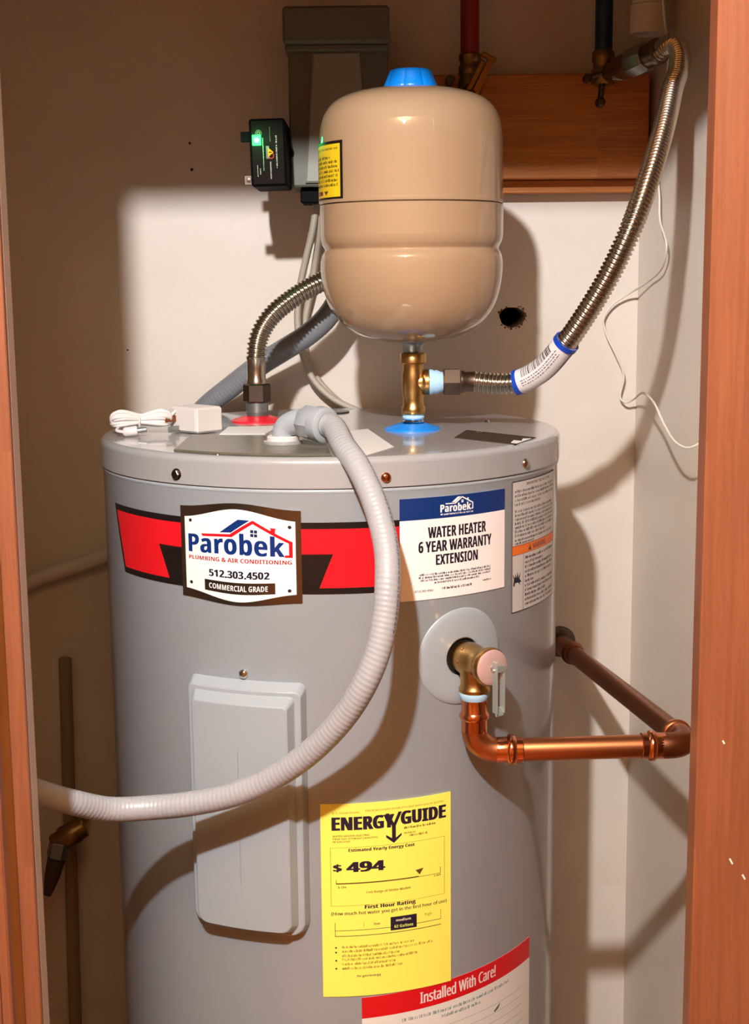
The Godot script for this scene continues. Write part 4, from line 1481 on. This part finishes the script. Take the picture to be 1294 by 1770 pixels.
# ------------------------------------------------------------------ on the back wall
func build_wall_things() -> void:
	# backing board with a thinner batten below it
	var t := thing("backing_board", Vector3(.23, 1.528, ZB), "wide brown wooden board fixed across the top right of the back wall", "board")
	var mb := MB.new()
	box(mb, Vector3(.060, 1.5290, ZB), Vector3(XR - .0008, 1.6520, -.235), .0012)
	commit(mb, "plank", M.board, t)
	mb = MB.new()
	box(mb, Vector3(.060, 1.5128, ZB), Vector3(XR - .003, 1.5286, -.262), .001)
	commit(mb, "batten", M.board, t)

	# grey disconnect box
	t = thing("disconnect_box", Vector3(.0095, 1.518, ZB), "grey electrical disconnect box with an overhanging hood, on the back wall behind the tank", "electrical box")
	mb = MB.new()
	box(mb, Vector3(-.0478, 1.5176, ZB), Vector3(.0658, 1.712, -.158), .002)
	commit(mb, "enclosure", M.pvc_grey, t)
	mb = MB.new()
	box(mb, Vector3(-.0518, 1.6742, -.289), Vector3(.0693, 1.7150, -.130), .003)
	box(mb, Vector3(-.0500, 1.6675, -.289), Vector3(.0675, 1.6745, -.140), .0015)
	commit(mb, "hood", M.pvc_grey, t)
	mb = MB.new()
	var f := Transform3D(Basis(Vector3(1, 0, 0), Vector3(0, 0, 1), Vector3(0, -1, 0)), Vector3(0, 0, 0))
	prism(mb, PackedVector2Array([Vector2(-.0190, -1.6680), Vector2(.0345, -1.6680), Vector2(.0450, -1.5215), Vector2(-.0300, -1.5215), ]), -.159, -.1525, .002, f)  # raised tapered piece in a lighter grey than the enclosure
	commit(mb, "tapered_front", M.pvc_light, t)
	mb = MB.new()
	box(mb, Vector3(-.0370, 1.4990, -.225), Vector3(-.0070, 1.5175, -.172), .002)
	lathe(mb, [Vector2(0, 0), Vector2(.014, 0), Vector2(.0155, .003), Vector2(.0155, .009), Vector2(0, .009)], frame(Vector3(-.022, 1.5175, -.198), Vector3.DOWN), 24)
	commit(mb, "cable_clamp", M.black, t)

	# surge protector
	t = thing("surge_protector", Vector3(-.068, 1.5145, -.15), "small black surge protector with a glowing green light beside the grey box", "surge protector")
	mb = MB.new()
	var zf := -.090
	var cen := Vector3(-.0683, 1.5513, -.140)
	var tilt := Basis(Vector3(0, 0, 1), 0.022)
	rbox(mb, Transform3D(tilt * Basis(Vector3.RIGHT, PI / 2), cen), Vector3(.0405, .100, .0740), .0035, 3)
	commit(mb, "case", M.black, t)
	# the print on its face reads downwards
	var im := sheet(400, 740, rgb(26, 19, 16))
	write(im, "DTK-120/240CM+", true, .24, .755, .76, .040, rgb(214, 204, 190), 0.0, true)
	small_print_down(im, .57, .10, .33, .028, rgb(120, 108, 92))
	small_print_down(im, .335, .27, .78, .034, rgb(150, 190, 150))
	small_print_down(im, .555, .65, .92, .040, rgb(214, 204, 190))
	small_print_down(im, .145, .70, .88, .026, rgb(220, 214, 200))
	small_print_down(im, .225, .75, .84, .030, rgb(220, 214, 200))
	for i in 28:
		var a := TAU * i / 28
		dot(im, .22 + .085 * cos(a), .195 + .045 * sin(a), .022, rgb(92, 84, 74))
	for i in 18:
		var a := TAU * i / 18
		dot(im, .22 + .038 * cos(a), .195 + .020 * sin(a), .014, rgb(128, 118, 104))
	bar(im, .44, .40, .54, .60, rgb(120, 120, 110))
	poly(im, P2([.50, .425, .50, .575, .68, .500]), rgb(232, 150, 30))
	for i in 20:
		var a := TAU * i / 20
		dot(im, .60 + .075 * cos(a), .555 + .042 * sin(a), .016, rgb(190, 60, 50))
	poly(im, P2([.50, .425, .50, .575, .68, .500]), rgb(232, 150, 30))
	poly(im, P2([.53, .490, .53, .510, .62, .506, .62, .494]), rgb(60, 30, 10))
	mb = MB.new()
	patch(mb, func(u: float, w: float) -> Vector3: return cen + tilt * Vector3(lerpf(-.0175, .0175, u), lerpf(.0345, -.0345, w), .0502), 2, 2, Vector3(0, 0, 1))
	var fp := printed(im, 0.7)
	fp.metallic_specular = 0.2
	commit(mb, "face_print", fp, t)
	mb = MB.new()
	for q in [[Vector3(-.0250, .0185, .038), M.black], [Vector3(-.0235, -.029, .038), M.dark_steel]]:
		var p: Vector3 = cen + tilt * q[0]
		var e := MB.new()
		rbox(e, Transform3D(tilt * Basis(Vector3.RIGHT, PI / 2), p), Vector3(.0115, .003, .0115), .0008)
		lathe(e, [Vector2(.0028, .0015), Vector2(.0025, .0022), Vector2(0, .0024)], frame(p, Vector3(0, 0, 1)), 14)
		commit(e, "mounting_ear", q[1], t)
	var led := cen + tilt * Vector3(-.0120, .0135, .0505)
	mb = MB.new()
	rbox(mb, Transform3D(tilt * Basis(Vector3.RIGHT, PI / 2), led), Vector3(.0108, .0016, .0125), .0006)
	var lens := mat(rgb(0, 170, 96), 0.4)
	lens.emission_enabled = true
	lens.emission = Color(0.0, 0.75, 0.38)
	lens.emission_energy_multiplier = 0.35
	commit(mb, "led_window", lens, t)
	mb = MB.new()
	lathe(mb, [Vector2(.0026, 0), Vector2(.0025, .0015), Vector2(.0017, .0027), Vector2(0, .0031)], frame(led + Vector3(0, 0, .0008), Vector3(0, 0, 1)), 20)
	var glow := mat(rgb(180, 255, 220), 0.3)
	glow.emission_enabled = true
	glow.emission = Color(0.55, 1.0, 0.8)
	glow.emission_energy_multiplier = 9.0
	commit(mb, "led", glow, t)
	var gl := OmniLight3D.new()
	gl.name = "led_light"
	gl.position = led + Vector3(0, 0, .009)
	gl.light_color = Color(0.05, 1.0, 0.5)
	gl.light_energy = 0.0012
	gl.light_size = 0.0026
	gl.omni_range = 6.0
	gl.omni_attenuation = 2.0
	gl.shadow_enabled = true
	add_child(gl)
	mb = MB.new()
	round_bar(mb, cen + Vector3(.018, 0.004, -.02), Vector3(-.0478, 1.556, -.165), .008)
	commit(mb, "box_connector", M.dark_steel, t)

	# thin white wire: out of the dark above, down the corner and along the right wall
	mb = MB.new()
	var w1 := [Vector3(.374, 1.82, -.13), Vector3(.3752, 1.712, -.12), Vector3(.388, 1.66, -.15), Vector3(.3935, 1.60, -.19), Vector3(.3925, 1.55, -.205), Vector3(.3918, 1.5322, -.2120), Vector3(.3920, 1.5040, -.2013), Vector3(.3915, 1.4764, -.1925), Vector3(.3945, 1.4452, -.1640), Vector3(.3938, 1.4217, -.1815), Vector3(.3865, 1.4031, -.2345), Vector3(.3700, 1.3880, -.2720), Vector3(.3517, 1.3758, -.277), Vector3(.3396, 1.3577, -.277), Vector3(.3428, 1.3395, -.277), Vector3(.3564, 1.3104, -.274), Vector3(.3666, 1.2842, -.277), Vector3(.3627, 1.2562, -.277), Vector3(.3693, 1.2506, -.272), Vector3(.3765, 1.2545, -.266), Vector3(.3770, 1.2657, -.2217), Vector3(.3727, 1.2707, -.1614), Vector3(.3730, 1.2629, -.1026), Vector3(.3783, 1.2424, -.0730), Vector3(.3844, 1.2266, -.0380), Vector3(.3936, 1.2235, -.0144), Vector3(.4053, 1.2309, -.0050), Vector3(.4228, 1.2444, -.0190), Vector3(.4295, 1.255, -.022)]
	plain_tube(mb, w1, .0014, .003, 10)
	tag(commit(mb, "wire", M.wire), "thin white wire curling down the corner beside the steel hose", "wire")


func small_print_down(im: Image, x: float, y0: float, y1: float, w: float, col: Color) -> void:
	var h := im.get_height()
	var iw := im.get_width()
	var y := y0 * h
	while y < y1 * h:
		var l := rng.randf_range(3.0, 8.0)
		im.fill_rect(Rect2i(int(x * iw), int(y), int(w * iw * rng.randf_range(.6, 1.0)), int(l)), col)
		y += l + 2.0


# ------------------------------------------------------------------ supply pipes and valves at the top
func build_supply() -> void:
	var mb := MB.new()
	round_bar(mb, Vector3(.1656, 1.664, -.215), Vector3(.1630, CEIL_Y, -.215), .0112)
	tag(commit(mb, "water_pipe", M.red_pipe), "red plastic water pipe coming down the upper back wall", "pipe")
	mb = MB.new()
	round_bar(mb, Vector3(.3240, 1.672, -.212), Vector3(.3250, CEIL_Y, -.212), .0104)
	tag(commit(mb, "water_pipe", M.blue_pipe), "dark blue plastic water pipe coming down the upper back wall", "pipe")

	# hot valve
	var t := thing("shutoff_valve", Vector3(.166, 1.62, -.212), "small dark brass valve under the red pipe, partly behind the tank", "valve")
	mb = MB.new()
	lathe(mb, [Vector2(0, 0), Vector2(.0125, 0), Vector2(.0135, .002), Vector2(.0135, .010), Vector2(.0118, .012), Vector2(.0118, .016), Vector2(.0132, .018), Vector2(.0132, .024), Vector2(.011, .026), Vector2(0, .026)], frame(Vector3(.1656, 1.648, -.215), Vector3.UP), 32)
	lathe(mb, [Vector2(0, 0), Vector2(.010, 0), Vector2(.0135, .006), Vector2(.0145, .014), Vector2(.0135, .022), Vector2(.011, .028), Vector2(0, .028)], frame(Vector3(.1656, 1.621, -.213), Vector3.UP), 32)
	lathe(mb, [Vector2(0, 0), Vector2(.0105, 0), Vector2(.0105, .020), Vector2(.0125, .022), Vector2(.0125, .034), Vector2(0, .034)], frame(Vector3(.1660, 1.634, -.210), Vector3(-.15, -.62, .75)), 6, true)
	commit(mb, "valve_body", M.old_brass, t)
	mb = MB.new()
	var hb := Basis(Vector3(0, 0, 1), -0.48)
	rbox(mb, Transform3D(hb, Vector3(.1760, 1.6380, -.190)), Vector3(.0085, .056, .0030), .0012)
	rbox(mb, Transform3D(hb, Vector3(.1680, 1.6400, -.189)), Vector3(.0060, .050, .0030), .0012)
	rbox(mb, Transform3D(hb, Vector3(.1860, 1.6655, -.191)), Vector3(.0190, .0060, .0042), .0012)
	commit(mb, "lever", mat(rgb(150, 104, 50), .42, 1.0), t)
	mb = MB.new()
	round_bar(mb, Vector3(.1415, 1.6425, -.235), Vector3(.1415, 1.6425, -.200), .0052)
	commit(mb, "drain_knob", M.black_gloss, t)

	# cold valve and the big union that carries the right hose
	t = thing("shutoff_valve", Vector3(.324, 1.64, -.212), "dull brass valve and union under the blue pipe, holding the right hose", "valve")
	mb = MB.new()
	lathe(mb, [Vector2(0, 0), Vector2(.013, 0), Vector2(.0145, .004), Vector2(.0145, .016), Vector2(.012, .019), Vector2(.012, .024), Vector2(.0135, .026), Vector2(.0135, .036), Vector2(.0112, .039), Vector2(0, .039)], frame(Vector3(.3238, 1.6360, -.212), Vector3.UP), 32)
	commit(mb, "valve_body", M.old_brass, t)
	var ax := Vector3(.3790, 1.6635, -.1210) - Vector3(.3290, 1.6470, -.205)
	var l := ax.length()
	var x := frame(Vector3(.3290, 1.6470, -.205), ax)
	mb = MB.new()
	lathe(mb, [Vector2(0, -.018), Vector2(.0115, -.018), Vector2(.0115, l * .22), Vector2(.0145, l * .26), Vector2(.0145, l * .46), Vector2(0, l * .46)], x, 32)
	commit(mb, "outlet_or_shade", M.old_brass, t)
	mb = MB.new()
	lathe(mb, [Vector2(0, l * .42), Vector2(.0160, l * .42), Vector2(.0172, l * .45), Vector2(.0172, l * .66), Vector2(.0150, l * .70), Vector2(0, l * .70)], x, 8, true)
	commit(mb, "union_nut", M.galv, t)
	mb = MB.new()
	lathe(mb, [Vector2(0, l * .68), Vector2(.0128, l * .68), Vector2(.0128, l * .82), Vector2(.0150, l * .84), Vector2(.0150, l * .90), Vector2(.0128, l * .92), Vector2(0, l * .98)], x, 32)
	commit(mb, "hose_nut", M.dull_steel, t)
	mb = MB.new()
	for q in [[Vector3(.3030, 1.6415, -.205), .0050], [Vector3(.3190, 1.6140, -.205), .0056]]:
		lathe(mb, [Vector2(0, 0), Vector2(q[1], 0), Vector2(q[1], .010), Vector2(q[1] * .6, .013), Vector2(0, .013)], frame(q[0], Vector3(0, 0, 1)), 16)
	round_bar(mb, Vector3(.3030, 1.6415, -.203), Vector3(.3238, 1.6480, -.200), .0034)
	round_bar(mb, Vector3(.3190, 1.6140, -.203), Vector3(.3238, 1.6500, -.205), .0034)
	commit(mb, "handle", M.dark_steel, t)
	mb = MB.new()
	rbox(mb, Transform3D(Basis(Vector3(0, 0, 1), -.08), Vector3(.3370, 1.6400, -.186)), Vector3(.0140, .0052, .0040), .0010)
	commit(mb, "test_plug", M.galv, t)

	# white plastic pipe end in the upper right corner
	t = thing("vent_pipe", Vector3(.3682, 1.685, -.170), "pale plastic pipe end hanging from above in the upper right corner", "pipe")
	mb = MB.new()
	lathe(mb, [Vector2(.0170, 1.7070), Vector2(.0198, 1.6870), Vector2(.0207, 1.6862), Vector2(.0207, 1.7180), Vector2(.0192, 1.7195), Vector2(.0192, CEIL_Y), Vector2(0, CEIL_Y)], Transform3D(Basis.IDENTITY, Vector3(.3682, 0, -.170)), 40)
	commit(mb, "pipe_wall", M.white_plastic, t)
	mb = MB.new()
	lathe(mb, [Vector2(0, 1.6885), Vector2(.0195, 1.6885), Vector2(.0195, 1.6895)], Transform3D(Basis.IDENTITY, Vector3(.3682, 0, -.170)), 40)
	commit(mb, "end_cap", M.white_plastic, t)


# ------------------------------------------------------------------ on the lid
func build_lid_things() -> void:
	var t := thing("power_adapter", Vector3(-.1435, LID, .018), "white plug-in power adapter lying on the lid with its cord bundled up", "adapter")
	var lx := Vector3(-.034, 0, -.033).normalized()      # along the prong face
	var lz := Vector3(.033, 0, -.034).normalized()
	lz = lx.cross(Vector3.UP).normalized()
	if lz.z > 0:
		lz = -lz
	var yb := LID + .0010
	var v := Vector3(-.1400, yb, .0450)
	var c := v + lx * .0235 + lz * .0175 + Vector3(0, .0135, 0)
	var mb := MB.new()
	var bs := Basis(lx, Vector3.UP, lx.cross(Vector3.UP))
	rbox(mb, Transform3D(bs, c), Vector3(.047, .027, .035), .0022, 3)
	commit(mb, "body", M.white_plastic, t)
	mb = MB.new()
	rbox(mb, Transform3D(bs, c - lz * .0180 - lx * .003), Vector3(.038, .0230, .002), .0006)
	commit(mb, "prong_face", M.white_plastic, t)
	for k in 2:
		mb = MB.new()
		rbox(mb, Transform3D(bs, c - lz * .0250 + lx * (.0110 - k * .005) + Vector3(0, .0010 - k * .0105, 0)), Vector3(.0018, .0066, .016), .0004)
		commit(mb, "prong", M.copper_dull if k == 0 else M.galv, t)
	# the cord: a pinched bundle of loops
	mb = MB.new()
	var cc := Vector3(-.2015, LID + .0030, .030)
	var ux := Vector3(.93, 0, -.18).normalized()
	var uz := ux.cross(Vector3.UP).normalized()
	for k in 9:
		var loop := []
		var tl := -0.15 + 0.19 * k
		var ln := .0300 + .0016 * sin(k * 2.1)
		for i in 21:
			var a := TAU * i / 20.0
			var pinch := .30 + .70 * pow(absf(cos(a)), 1.4)
			var w := (.0145 + .0020 * cos(k * 1.7)) * pinch
			var off := w * sin(a)
			var y := .0115 + off * sin(tl) + .0010 * (k - 4) * pinch
			loop.append(cc + ux * (ln * cos(a)) + uz * (off * cos(tl) + (k - 4) * .0010 * pinch) + Vector3(0, maxf(y, .0002), 0))
		plain_tube(mb, loop, .0020, .0025, 8)
	plain_tube(mb, [cc + ux * .028 + Vector3(0, .010, 0), cc + ux * .036 + Vector3(0, .018, -.004), c + lx * .02 + Vector3(0, .010, 0)], .0017, .003, 8)
	plain_tube(mb, [cc + ux * .028 + Vector3(0, .012, .003), cc + ux * .037 + Vector3(0, .021, -.002), c + lx * .018 + Vector3(0, .0125, 0)], .0017, .003, 8)
	commit(mb, "cord", M.white_plastic, t)
	mb = MB.new()
	var tie := []
	for i in 17:
		var a := TAU * i / 16.0
		tie.append(cc + ux * -.002 + uz * (cos(a) * .0078) + Vector3(0, .0095 + sin(a) * .0080, 0))
	plain_tube(mb, tie, .0012, .002, 8)
	commit(mb, "cord_tie", M.white_plastic, t)
	mb = MB.new()
	var pa := Vector3(-.2160, LID + .0052, .0590)
	var pd := Vector3(.95, .10, -.10).normalized()
	lathe(mb, [Vector2(0, 0), Vector2(.0032, 0), Vector2(.0050, .002), Vector2(.0052, .0135), Vector2(.0044, .0150), Vector2(0, .0150)], frame(pa, pd), 20)
	plain_tube(mb, [pa + pd * .001, pa - pd * .007 + Vector3(0, .002, -.004), pa - pd * .008 + Vector3(0, .004, -.018), cc - ux * .024 + Vector3(0, .006, 0)], .0017, .002, 8)
	commit(mb, "barrel_plug", M.white_plastic, t)
	mb = MB.new()
	round_bar(mb, pa + pd * .0148, pa + pd * .0245, .0026, .0004, 16)
	commit(mb, "plug_tip", M.galv, t)


# ------------------------------------------------------------------ in the dark on the left
func build_left_things() -> void:
	var mb := MB.new()
	var t := thing("shade_tube", Vector3(-.375, .45, -.276), "slim tan tube added for a soft dark shadow band left of the heater", "pipe")
	round_bar(mb, Vector3(-.3640, .920, -.276), Vector3(-.3860, FLOOR_Y, -.276), .0085)  # tube and its tan put in for a soft shadow band on the wall
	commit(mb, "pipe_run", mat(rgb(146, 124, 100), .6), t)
	mb = MB.new()
	plain_tube(mb, [Vector3(-.20, 1.090, -.279), Vector3(-.2472, 1.0790, -.279), Vector3(-.3094, 1.0545, -.279), Vector3(-.3550, 1.0400, -.279), Vector3(-.4031, 1.0233, -.279), Vector3(-.4413, 1.0050, -.279), Vector3(-.4985, .985, -.279)], .0105, .006, 18)
	tag(commit(mb, "wall_pipe", M.white_plastic), "pale plastic pipe sloping along the shaded back wall left of the heater", "pipe")
	t = thing("drain_valve", Vector3(-.362, .69, -.2), "dull metal valve in the shade behind the left door jamb, below the conduit", "valve")
	mb = MB.new()
	var d := Vector3(.85, .42, -.25).normalized()
	lathe(mb, [Vector2(0, 0), Vector2(.010, 0), Vector2(.0125, .003), Vector2(.0125, .012), Vector2(.0155, .016), Vector2(.0155, .034), Vector2(.0135, .038), Vector2(.0135, .046), Vector2(0, .046)], frame(Vector3(-.3760, .690, -.205), d), 28)
	commit(mb, "valve_body", M.old_brass, t)
	mb = MB.new()
	hex(mb, frame(Vector3(-.3650, .6950, -.204), Vector3(-.25, -1, .05)), .0140, .022, .0014)
	commit(mb, "nut", M.galv, t)
	mb = MB.new()
	lathe(mb, [Vector2(0, 0), Vector2(.012, 0), Vector2(.010, .026), Vector2(.005, .052), Vector2(0, .053)], frame(Vector3(-.3705, .6730, -.203), Vector3(-.28, -1, .05)), 24)  # cone and its dark brown stand for the shadow below the nut
	commit(mb, "outlet_or_shade", mat(rgb(70, 54, 40), .6), t)
	mb = MB.new()
	round_bar(mb, Vector3(-.3480, .7100, -.212), Vector3(-.3480, .700, ZB), .009)
	commit(mb, "wall_stub", M.old_brass, t)


func build_lamp(at: Vector3) -> void:
	var t := thing("ceiling_lamp", Vector3(at.x, CEIL_Y, at.z), "bare round bulb in a white holder on the hall ceiling", "lamp")
	var mb := MB.new()
	var prof := []
	for i in 17:
		var a := PI * i / 16.0
		prof.append(Vector2(.030 * sin(a), at.y - .030 * cos(a)))
	lathe(mb, prof, Transform3D(Basis.IDENTITY, Vector3(at.x, 0, at.z)), 32)
	var g := mat(Color(1, .95, .88), 0.5)
	g.emission_enabled = true
	g.emission = Color(1.0, .93, .82)
	g.emission_energy_multiplier = 6.0
	commit(mb, "bulb", g, t)
	mb = MB.new()
	lathe(mb, [Vector2(0, at.y + .030), Vector2(.018, at.y + .030), Vector2(.020, at.y + .034), Vector2(.022, CEIL_Y - .015), Vector2(.05, CEIL_Y - .010), Vector2(.055, CEIL_Y), Vector2(0, CEIL_Y)], Transform3D(Basis.IDENTITY, Vector3(at.x, 0, at.z)), 32)
	commit(mb, "holder", M.white_plastic, t)
